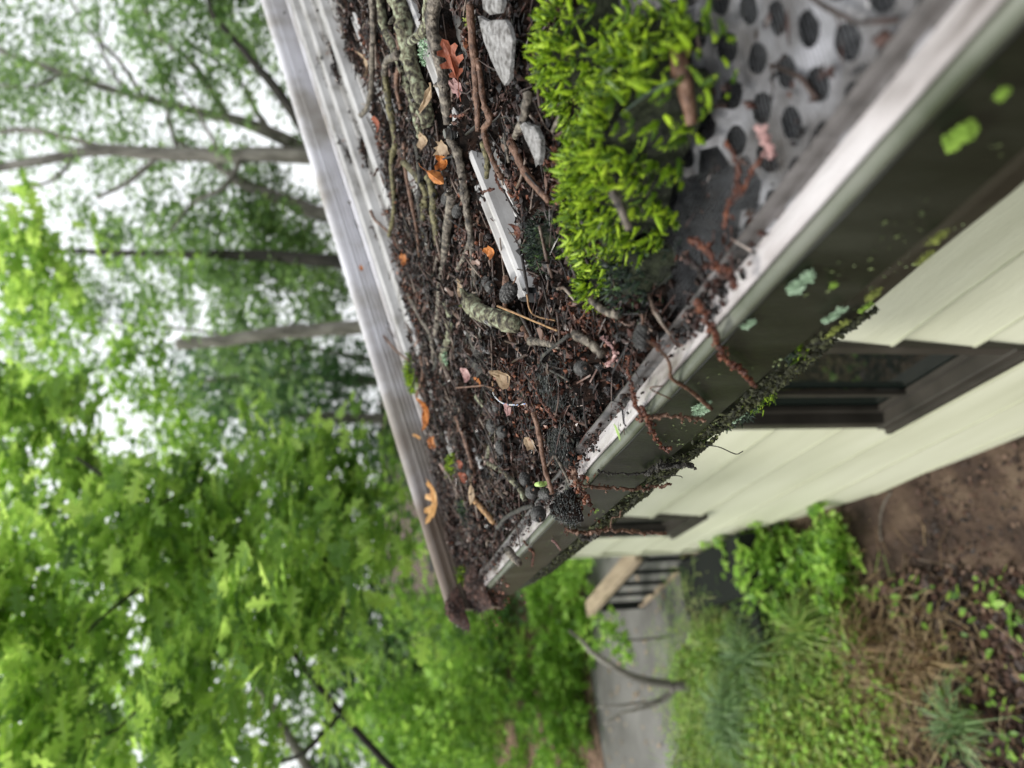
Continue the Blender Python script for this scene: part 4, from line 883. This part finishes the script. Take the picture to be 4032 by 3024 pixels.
facepatch(3145, 1108, .014, .006, 'mint', 'elongated mint lichen patch high on the near gutter face', 200, size=.0035)
facepatch(2944, 1270, .006, .003, 'mint', 'little mint lichen fleck beside the blurred catkin', 60, size=.003)
facepatch(2760, 1603, .016, .009, 'mint', 'ruffled mint lichen patch with a rootlet across it', 320, size=.0035)
facepatch(3280, 1235, .010, .004, 'mint', 'thin grey-green lichen streak near the face fold', 90, size=.0035, low=True)
facepatch(3297, 1310, .012, .005, 'lichen_yellow', 'yellow-green lichen scatter low on the gutter face', 90, size=.0035, low=True)
facepatch(3443, 1156, .006, .004, 'lichen_yellow', 'yellow lichen spot beyond the thin streak', 50, size=.004, low=True)
facepatch(3420, 1240, .004, .004, 'lichen_green', 'round green lichen spot at the gutter bottom edge', 50, size=.003, low=True)
facepatch(3775, 529, .009, .0055, 'lichen_green', 'largest blurred lime lichen near the camera', 200, X=.226, size=.004)
facepatch(3942, 362, .003, .002, 'lichen_green', 'blurred lime dot closest to the camera', 50, X=.226, size=.003)
facepatch(3660, 1040, .007, .003, 'lichen_yellow', 'dull yellow smear under the near gutter fold', 50, size=.003, low=True)
facepatch(3690, 930, .007, .003, 'lichen_yellow', 'faint yellow lichen nearer than the dull smear', 50, size=.003, low=True)
facepatch(3280, 1115, .003, .002, 'lichen_green', 'small green speck beside the elongated mint patch', 30, size=.003)
facepatch(2920, 1700, .010, .005, 'mint', 'pale flakes at the mossy bottom edge', 50, size=.003, low=True)
facepatch(2345, 2010, .010, .002, 'lichen_green', 'yellow-green flecks on the far gutter face', 40, size=.002)
# mossy crust along the bottom edge of the face
mb = MB(); n = 5200; yy = rng.uniform(.42, 1.5, n); u = rng.uniform(0, 1, n)**.6
keep = (np.sin(yy*26)+np.sin(yy*61+1)+rng.normal(0, .8, n)) > -.6; yy = yy[keep]; u = u[keep]; n = len(yy)
zz = LZ-.083-.058*u; xx = LX+.001+.022*u**1.4-.001
P = np.stack([xx, yy, zz], 1); R0 = np.einsum('ij,njk->nik', np.array([[0, 0, -1.], [0, 1, 0], [1, 0, 0]]), rotmats(n, 1.0))
scatter(mb, OCT, OCF, P, rng.uniform(.3, 1, (n, 3))**2*.0048, R0)
o = mb.build('algae_crust', mat('crust', [(0, (.008, .009, .004)), (.5, (.022, .024, .010)), (.8, (.05, .055, .02)), (1, (.16, .18, .06))], .8, 40, island=True)); tag(o, 'dark mossy crust growing along the bottom edge of the gutter', 'algae', kind='stuff')
mb = MB(); n = 900; yy = rng.uniform(.2, 1.2, n)**1.0; u = rng.beta(2.2, 1.6, n)
zz = LZ-.022-.11*u; xx = np.where(zz < LZ-.086, LX+.004+(LZ-.086-zz)*.42, LX)-.0012
P = np.stack([xx, yy, zz], 1)[(np.sin(yy*43)+np.sin(yy*17+u*9)+rng.normal(0, .5, n)) > .2]; n = len(P)
R0 = np.einsum('ij,njk->nik', np.array([[0, 0, -1.], [0, 1, 0], [1, 0, 0]]), rotmats(n, .4)); scatter(mb, [(0,0,0),(.35,.35,.1),(.8,.3,.05),(1,0,.15),(.6,-.35,.0),(.2,-.3,.12)], [(0,1,2,3,4,5)], P, rng.uniform(.3, 1, n)**2*.0042, R0)
o = mb.build('lichen_specks', mat('lichen_specks', [(0, (.02, .03, .01)), (.5, (.07, .09, .03)), (.8, (.16, .20, .08)), (1, (.30, .38, .24))], .85, 60, island=True)); tag(o, 'tiny green and yellow lichen specks peppering the gutter face', 'lichen', kind='stuff')
def fringe(pts, label, n, m='moss_dark', X=.246):
    mb = MB(); P = []
    for _ in range(n):
        x, y = random.choice(pts); c = on_face(x+random.gauss(0, 14), y+random.gauss(0, 12), X); P.append(tuple(c))
    P = np.array(P); scatter(mb, FULL, FULLF, P, rng.uniform(.003, .007, len(P)), rotmats(len(P))); return thing_mesh(mb, 'moss_tuft', m, label, 'moss', smooth=False)
fringe([(2960,1600),(3000,1575),(3030,1560),(2985,1585)], 'bright mossy tuft under the gutter beside the near window', 110, 'moss')
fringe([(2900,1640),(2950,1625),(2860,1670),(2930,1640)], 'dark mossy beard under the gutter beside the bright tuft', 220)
fringe([(3080,1370),(3060,1390),(3120,1390)], 'black moss knot low on the face above the window', 160, X=.236)
fringe([(3155,1395),(3140,1380)], 'small green moss wisp on the face above the window', 40, 'moss', X=.236)

# ================================================================== TREES
def leaf_cloud(mb, cs, n, size, base, faces, tilt=.9, spread=1.0):
    """cs: list of (centre, (rx,ry,rz)) clumps"""
    wts = np.array([c[1][0]*c[1][1]+c[1][0]*c[1][2] for c in cs]); wts = wts/wts.sum()
    idx = rng.choice(len(cs), n, p=wts); C0 = np.array([tuple(c[0]) for c in cs])[idx]; R0 = np.array([c[1] for c in cs])[idx]
    d = rng.normal(0, 1, (n, 3)); d /= np.linalg.norm(d, axis=1, keepdims=True); r = rng.uniform(0, 1, (n, 1))**.45
    P = C0+d*r*R0*spread; scatter(mb, base, faces, P, rng.uniform(size[0], size[1], n), rotmats(n, tilt))
QUADL = [(0,0,0),(.3,.26,.03),(.7,.24,.04),(1,0,-.02),(.7,-.24,.04),(.3,-.26,.03)]; QF = [(0,1,2,3),(0,3,4,5)]
def tree(name, label, trunk, clumps, n, size, m, bark='trunk', shape='quad', limbs=(), group=None, cat='tree', tilt=1.1, sub=12, subr=.42):
    """trunk: list of (px,py,depth,radius) top->bottom or bottom->top, continued to the ground; clumps: (px,py,depth,r)"""
    pts = [at_depth(a, b, d) for a, b, d, r in trunk]; rad = [t[3] for t in trunk]
    g = pts[0].copy(); g.z = gz(g.x, g.y)-.1
    if pts[0].z > g.z+.2: pts = [g]+pts; rad = [rad[0]*1.25]+rad
    root = empty(name, label, cat, pts[0], group)
    mb = MB(); w_ = wander(pts, 5, rad[0]*.08); rr = np.interp(np.linspace(0, len(rad)-1, len(w_)), range(len(rad)), rad); mb.tube(w_, list(rr), 12, .05)
    for lb in limbs:
        p = [at_depth(a, b, d) for a, b, d, r in lb]; ww = wander(p, 5, lb[0][3]*.2); q = np.interp(np.linspace(0, len(lb)-1, len(ww)), range(len(lb)), [t[3] for t in lb]); mb.tube(ww, list(q), 8, .05)
    under(mb.build('trunk', bark, smooth=True), root)
    if clumps:
        cs = []
        for a, b, d, r in clumps:
            c = at_depth(a, b, d)
            for _ in range(sub):
                o_ = Vector([random.gauss(0, .62) for _ in range(3)])*r; q = r*random.uniform(.6, 1.3)*subr; cs.append((c+o_, (q, q, q*.7)))
        mb = MB()
        base, fc = (QUADL, QF) if shape == 'quad' else ((OAK, OF) if shape == 'oak' else (MAPLE, MF))
        leaf_cloud(mb, cs, n, size, base, fc, tilt); under(mb.build('crown', m, smooth=False), root)
    return root
def rc(n, x0, x1, y0, y1, d0, d1, r0, r1):
    return [(random.uniform(x0, x1), random.uniform(y0, y1), random.uniform(d0, d1), random.uniform(r0, r1)) for _ in range(n)]
# tall grey-barked trees against the sky
tree('maple_tree', 'tall tree with a straight grey trunk rising past the roof edge', [(1500, 640, 13, .17), (1165, 612, 13, .14), (700, 610, 13, .12), (430, 590, 13, .10), (200, 625, 13, .085), (0, 655, 13, .07), (-500, 700, 13, .03)],
     rc(26, -500, 1150, 150, 1000, 13.6, 17, .6, 1.1), 11000, (.07, .14), 'far_leaf', limbs=[[(960, 600, 13, .05), (880, 740, 12.8, .04), (760, 800, 12.8, .03), (640, 960, 12.8, .02)], [(870, 610, 13, .035), (800, 480, 12.8, .03), (770, 420, 12.8, .02), (640, 250, 12.8, .02)], [(300, 600, 13, .03), (220, 700, 12.8, .03), (60, 760, 12.8, .02)], [(430, 590, 13, .06), (260, 540, 13, .05), (100, 510, 13, .05), (0, 520, 13, .04)], [(620, 620, 13, .05), (500, 720, 13, .04), (380, 780, 13, .03)], [(700, 600, 13, .04), (660, 450, 13, .03), (620, 200, 13, .02)]])
tree('maple_tree', 'tree whose forked trunk leans toward the photo corner behind the roof', [(1500, 700, 15, .17), (1150, 560, 15, .14), (950, 480, 15, .11), (700, 420, 15, .085), (500, 370, 15, .075), (250, 290, 15, .06), (0, 200, 15, .05), (-300, 80, 15, .04)],
     rc(30, -500, 1080, -250, 520, 15.6, 19, .8, 1.3), 11500, (.08, .16), 'far_leaf', limbs=[[(900, 470, 15, .09), (820, 340, 15, .07), (740, 230, 15, .06), (600, 120, 15, .04), (560, -60, 15, .03)], [(580, 400, 15, .05), (460, 230, 15, .04), (350, 120, 15, .03), (250, -60, 15, .02)], [(500, 370, 15, .04), (400, 200, 15, .03), (390, 30, 15, .02)], [(1150, 560, 14.8, .08), (1050, 500, 14.6, .07), (980, 380, 14.6, .05), (920, 300, 14.6, .03), (700, 130, 14.6, .025)], [(700, 420, 15, .03), (640, 330, 14.8, .03), (580, 120, 14.8, .02)], [(250, 290, 15, .04), (120, 340, 14.8, .03), (-60, 330, 14.8, .02)]])
tree('maple_tree', 'dark-stemmed tree nearest the top edge behind the roof', [(1500, 900, 11, .10), (1110, 380, 11, .08), (1000, 250, 11, .06), (900, 130, 11, .045), (840, 60, 11, .04), (810, -80, 11, .03)],
     rc(14, 500, 1060, -200, 350, 10.5, 13, .5, 1.0), 7000, (.08, .15), 'far_leaf', 'trunk_dark')
tree('maple_tree', 'tree with a brown curved trunk between the grey trunk and the dark one', [(1500, 900, 14, .17), (1230, 830, 14, .14), (1100, 780, 14, .12), (950, 720, 14, .10), (850, 640, 14, .08), (700, 560, 14, .04)],
     rc(12, 600, 1250, 650, 1000, 14, 17, .7, 1.2), 6000, (.10, .18), 'far_leaf')
tree('maple_tree', 'tree with a slim dark horizontal-looking trunk above the broken snag', [(1500, 1060, 12, .12), (1310, 1030, 12, .11), (1000, 1005, 12, .085), (700, 1000, 12, .06), (360, 990, 12, .045), (100, 985, 12, .02)],
     rc(14, 0, 1250, 880, 1180, 12, 16, .6, 1.1), 8000, (.09, .17), 'far_leaf', 'trunk_dark')
tree('tree_snag', 'bare broken grey-brown snag ending among the leaves', [(1500, 1275, 11, .11), (1390, 1290, 11, .105), (1100, 1310, 11, .10), (850, 1345, 11, .09), (700, 1355, 11, .085)], [], 0, (1, 1), 'far_leaf')
tree('woodland_tree', 'thin leafy tree speckling the sky beside the snag', [(1500, 1420, 18, .06), (1000, 1330, 18, .04), (300, 1250, 18, .02)], rc(26, 0, 1350, 1080, 1560, 16, 20, .5, .9), 9500, (.08, .16), 'far_leaf')
tree('conifer_tree', 'soft bluish-green evergreen right beside the roof end', [(1500, 1650, 16, .12), (1250, 1640, 16, .10), (1100, 1620, 16, .05)], rc(14, 1150, 1600, 1450, 1850, 15, 19, .8, 1.3), 12000, (.07, .14), 'dark_leaf')
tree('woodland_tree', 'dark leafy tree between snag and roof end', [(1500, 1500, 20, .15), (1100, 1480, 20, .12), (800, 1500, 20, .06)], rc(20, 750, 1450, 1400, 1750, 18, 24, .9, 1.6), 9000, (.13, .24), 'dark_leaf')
# oak in the yard: bright lobed leaves close by
oakc = rc(44, -150, 1250, 1950, 3100, 2.7, 4.4, .18, .30)+rc(7, -150, 200, 850, 1150, 4.2, 5.2, .14, .2)+rc(12, -100, 500, 1550, 1950, 3.8, 4.8, .14, .22)+rc(12, 800, 1560, 1800, 2300, 3.2, 4.4, .16, .25)
oakc = [c for c in oakc if not (960 < c[0] < 1280 and 2640 < c[1] < 3100)]
tree('oak_tree', 'oak with large lobed bright green leaves filling the photo left', [(1750, 3250, 3.9, .027), (1560, 3050, 3.9, .022), (1300, 2760, 3.9, .017), (1100, 2500, 3.9, .013), (800, 2150, 3.9, .018), (300, 1800, 3.9, .008)],
     oakc, 8200, (.09, .16), 'oak', 'trunk_dark', 'oak',
     limbs=[[(1360, 2790, 3.9, .016), (1200, 2960, 3.8, .012), (1100, 3000, 3.8, .008)], [(1230, 2660, 3.9, .012), (1330, 2500, 3.7, .010), (1345, 2300, 3.7, .008), (1270, 2190, 3.7, .005)],
            [(1100, 2500, 3.6, .012), (700, 2650, 3.4, .008), (400, 2900, 3.2, .006), (90, 2790, 3.2, .004)], [(550, 2230, 3.5, .008), (545, 2060, 3.5, .007), (690, 1950, 3.5, .005)], [(800, 2150, 3.9, .012), (500, 2350, 3.4, .008), (200, 2620, 3.2, .005)]], tilt=1.1, sub=9, subr=.5)
tree('oak_tree', 'second oak of small leaves seen deeper behind the lobed leaves', [(1500, 3300, 8, .06), (1200, 3000, 8, .05), (700, 2200, 8, .05), (200, 2100, 8, .03)],
     rc(44, -200, 1650, 1700, 3150, 6.5, 9.5, .45, .8)+rc(12, -200, 700, 1100, 1700, 8, 10, .4, .7), 17000, (.07, .14), 'mid_leaf', sub=8)
tree('woodland_tree', 'shadowy tree far behind the oaks', [(1500, 3500, 14, .12), (900, 3300, 14, .10), (300, 2300, 14, .06)], rc(30, 300, 1600, 1800, 3200, 12, 17, 1.2, 1.8), 11000, (.14, .26), 'far_leaf')
for i, (x0, x1, y0, y1, d0, d1, m, lab, cnt, sz) in enumerate([
    (1700, 2100, 2500, 3100, 8.5, 11, 'mid_leaf', 'tall leafy shrub on the far side of the driveway, photo bottom', 9000, (.06, .12)),
    (1650, 2000, 2280, 2700, 10, 13, 'mid_leaf', 'green shrub framed by the gutter end and the driveway', 7000, (.07, .13)),
    (1950, 2300, 2150, 2500, 9, 11.5, 'dark_leaf', 'dark shrub under the gutter corner', 5000, (.06, .12)),
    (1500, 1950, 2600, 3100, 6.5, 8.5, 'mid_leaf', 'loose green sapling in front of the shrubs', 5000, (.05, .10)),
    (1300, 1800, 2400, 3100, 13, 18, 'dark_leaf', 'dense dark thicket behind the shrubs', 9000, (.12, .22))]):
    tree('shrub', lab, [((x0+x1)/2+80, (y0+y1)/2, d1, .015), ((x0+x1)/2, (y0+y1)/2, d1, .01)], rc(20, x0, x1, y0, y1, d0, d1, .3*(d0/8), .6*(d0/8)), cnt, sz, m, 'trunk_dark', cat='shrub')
tree('shrub', 'lime green shrub in front of the driveway beside the railing end', [(2340, 2450, 7.3, .015), (2200, 2420, 7.3, .01)], rc(26, 2140, 2330, 2230, 2640, 7.0, 7.7, .12, .22), 8000, (.05, .09), 'lime_leaf', 'trunk_dark', cat='shrub')
tree('shrub', 'leafy shrub overlapping the driveway edge at the photo bottom', [(2340, 2860, 7.2, .012), (2200, 2850, 7.2, .01)], rc(20, 2050, 2330, 2640, 3080, 6.8, 8.0, .14, .26), 5500, (.05, .09), 'mid_leaf', 'trunk_dark', cat='shrub')
tree('fern_shrub', 'spray of pale leaves drooping in front of the driveway', [(2450, 2520, 5.2, .006), (2420, 2480, 5.2, .004), (2380, 2470, 5.2, .003)], rc(5, 2330, 2460, 2400, 2560, 5.1, 5.4, .06, .1), 260, (.04, .07), 'lime_leaf', 'twig_grey', cat='shrub')
# multi-stemmed sapling standing before the driveway
tree('sapling', 'bare forked sapling stems in front of the driveway', [(2668, 2702, 4.7, .030), (2641, 2697, 4.7, .030), (2505, 2670, 4.7, .024), (2342, 2577, 4.7, .018), (2294, 2523, 4.7, .014), (2240, 2480, 4.7, .007)],
     [], 0, (1, 1), 'mid_leaf', 'trunk', limbs=[[(2652, 2715, 4.7, .022), (2620, 2745, 4.7, .018), (2549, 2784, 4.7, .013), (2462, 2805, 4.7, .010), (2380, 2850, 4.7, .006)], [(2600, 2760, 4.7, .012), (2500, 2772, 4.7, .009), (2353, 2784, 4.7, .006)]])
# shrub by the wall
def gd_(a, b): return on_ground(a, b).dot(Fv)
tree('shrub', 'bright green bush growing against the foot of the house wall', [(3100, 2190, gd_(3100, 2190), .012), (3060, 2170, gd_(3100, 2190)-.05, .006)], [(a, b, gd_(a+40, b)-.03, r) for a, b, d, r in rc(16, 2880, 3330, 2110, 2330, 3.0, 3.9, .08, .14)], 4200, (.03, .065), 'lime_leaf', 'trunk_dark', cat='shrub')

# ================================================================== GROUND PLANTS
def tuft(px, py, n, L, m, label, sp=.06, name='grass_clump', wide=.006):
    c = on_ground(px, py); mb = MB()
    for _ in range(n):
        a = random.uniform(0, 6.28); le = random.gauss(1, .15)*L; ln = random.uniform(.15, .95); d = Vector((math.cos(a), math.sin(a), 0)); b = c+d*random.uniform(0, sp); sd = d.cross(Vector((0, 0, 1)))*wide*.5
        p = [b, b+d*le*.22*ln+Vector((0, 0, le*.5)), b+d*le*.6*ln+Vector((0, 0, le*.72*(1-ln*.3))), b+d*le*ln+Vector((0, 0, le*.72*(1-ln*.8)))]
        mb.add([p[0]-sd, p[0]+sd, p[1]-sd, p[1]+sd, p[2]-sd*.8, p[2]+sd*.8, p[3]], [(0, 1, 3, 2), (2, 3, 5, 4), (4, 5, 6)])
    o = mb.build(name, m); recentre(o, c); return tag(o, label, 'grass')
tuft(3030, 2580, 130, .36, 'blade_blue', 'blue-green grass clump beside the forked sapling', .05)
tuft(3250, 2480, 130, .34, 'blade', 'yellow-green fine grass clump next to the bare dirt', .05)
tuft(2965, 2780, 150, .34, 'blade_blue', 'spiky blue-green clump nearest the driveway', .06)
tuft(2960, 2860, 160, .32, 'blade_blue', 'second spiky clump at the photo bottom edge', .06)
tuft(3700, 2600, 60, .22, 'blade_dry', 'dry tan grass clump on the dark leaf litter', .10)
tuft(3560, 2700, 110, .24, 'blade_dry', 'withered grass clump between green cover and leaf litter', .12)
tuft(3850, 2850, 90, .26, 'blade_blue', 'dark green grass clump in the photo corner', .07)
tuft(3450, 2560, 120, .26, 'blade_dry', 'small faded grass tuft beside the yellow-green clump', .10)
tuft(2880, 2560, 180, .30, 'blade', 'pale grass tuft at the driveway edge', .08)
M['weed'] = leafm('weed', (.05, .07, .02), (.13, .19, .035), (.24, .32, .06), (.42, .46, .14), .45)
def cover(name, label, poly, n, size, m, h=(0, .1), tilt=1.0, base=QUADL, faces=QF):
    """poly in picture pixels, dropped on the ground"""
    xs = [p[0] for p in poly]; ys = [p[1] for p in poly]; P = []
    def inside(x, y):
        c = False; j = len(poly)-1
        for i in range(len(poly)):
            if (poly[i][1] > y) != (poly[j][1] > y) and x < (poly[j][0]-poly[i][0])*(y-poly[i][1])/(poly[j][1]-poly[i][1])+poly[i][0]: c = not c
            j = i
        return c
    W = [on_ground(*p) for p in poly]; wp = [(p.x, p.y) for p in W]; poly = wp
    x0, x1, y0, y1 = min(p[0] for p in wp), max(p[0] for p in wp), min(p[1] for p in wp), max(p[1] for p in wp)
    while len(P) < n:
        x, y = random.uniform(x0, x1), random.uniform(y0, y1)
        if inside(x, y) and hnoise(x*.35, y*.35, 2)+random.gauss(0, .5) > -.35: P.append((x, y, gz(x, y)+random.uniform(*h)*(1+.5*math.sin(x*5)*math.cos(y*4))))
    P = np.array(P); mb = MB(); scatter(mb, base, faces, P, rng.uniform(size[0], size[1], n), rotmats(n, tilt)); o = mb.build(name, m); return tag(o, label, name.replace('_', ' '), kind='stuff')
cover('ground_cover', 'low mixed green weeds covering the yard slope', [(2730, 2800), (2740, 2600), (2880, 2440), (3060, 2340), (3330, 2300), (3420, 2500), (3380, 3300), (2730, 3300)], 20000, (.02, .05), 'weed', (.0, .12))
cover('weed_carpet', 'yellowish green fine weeds among the ground cover', [(2720, 2620), (2870, 2460), (3030, 2370), (3400, 2380), (3600, 2700), (3550, 3300), (2720, 3300)], 9000, (.015, .045), 'lime_leaf', (.03, .14))
cover('dry_grass', 'tangled dry straw between the weeds', [(2800, 2500), (3300, 2450), (3800, 2500), (3900, 2800), (3600, 3300), (2800, 3300)], 12000, (.06, .16), 'blade_dry', (.0, .05), .5, NEED, [(0,1,4),(1,2,4),(2,3,4),(3,0,4)]) if False else None
def straw(poly_c, n, m, label, name, L, h, wd=.004):
    mb = MB(); P = []
    for (px, py, s) in poly_c:
        c = on_ground(px, py)
        for _ in range(n): x, y = c.x+random.gauss(0, s), c.y+random.gauss(0, s); P.append((x, y, gz(x, y)+random.uniform(*h)))
    P = np.array(P); q = len(P); sc_ = np.stack([rng.uniform(L*.4, L, q), np.full(q, wd), np.full(q, wd*.6)], 1)
    scatter(mb, NEED, [(0,1,4),(1,2,4),(2,3,4),(3,0,4)], P, sc_, rotmats(q, .8)); o = mb.build(name, m); return tag(o, label, name.replace('_', ' '), kind='stuff')
straw([(3500, 2650, .22), (3680, 2620, .16), (3300, 2800, .25), (2950, 2650, .3), (3200, 2650, .3), (3100, 2450, .3), (3350, 2950, .3)], 520, 'blade_dry', 'tangled dry straw between weeds and leaf litter', 'dry_straw', .16, (.0, .09))
straw([(2900, 2450, .3), (3100, 2600, .3), (2850, 2800, .25), (3150, 2850, .25), (2750, 2700, .25)], 900, 'blade', 'thin green grass blades through the weeds', 'meadow_grass', .14, (.02, .16))
cover('leaf_litter', 'dark brown dead leaves under the yard trees', [(3450, 2330), (3600, 2250), (4300, 2250), (4300, 3500), (3350, 3500)], 14000, (.02, .06), 'leaf_litter', (.0, .025), .6)
cover('dirt_crumbs', 'leaf crumbs and clods scattered on the bare dirt by the wall', [(3250, 2000), (4300, 1650), (4300, 2350), (3300, 2330)], 1500, (.01, .035), 'leaf_litter', (.0, .012), .5)
cover('seedling_cover', 'sparse bright green seedlings on the leaf litter', [(3500, 2250), (4300, 2250), (4300, 3300), (3600, 3300)], 260, (.03, .06), 'mid_leaf', (.02, .07), .8)
cover('mulch_plants', 'small green sprigs growing on the mulch bed', [(2260, 2170), (2460, 2160), (2330, 2340)], 500, (.03, .07), 'mid_leaf', (.25, .35), 1.0)
cover('driveway_leaves', 'scattered pale fallen leaves on the driveway', [(2400, 2250), (2640, 2250), (2640, 3100), (2400, 3100)], 90, (.03, .06), 'leaf_tan', (.026, .03), .15)
mb = MB(); mb.tube(wander([on_ground(x, y, .02) for x, y in ((3510, 1930), (3475, 2000), (3465, 2060), (3470, 2130))], 5, .003), .006, 7); thing_mesh(mb, 'twig', 'twig_grey', 'pale bent twig lying on the bare dirt by the wall', 'twig')
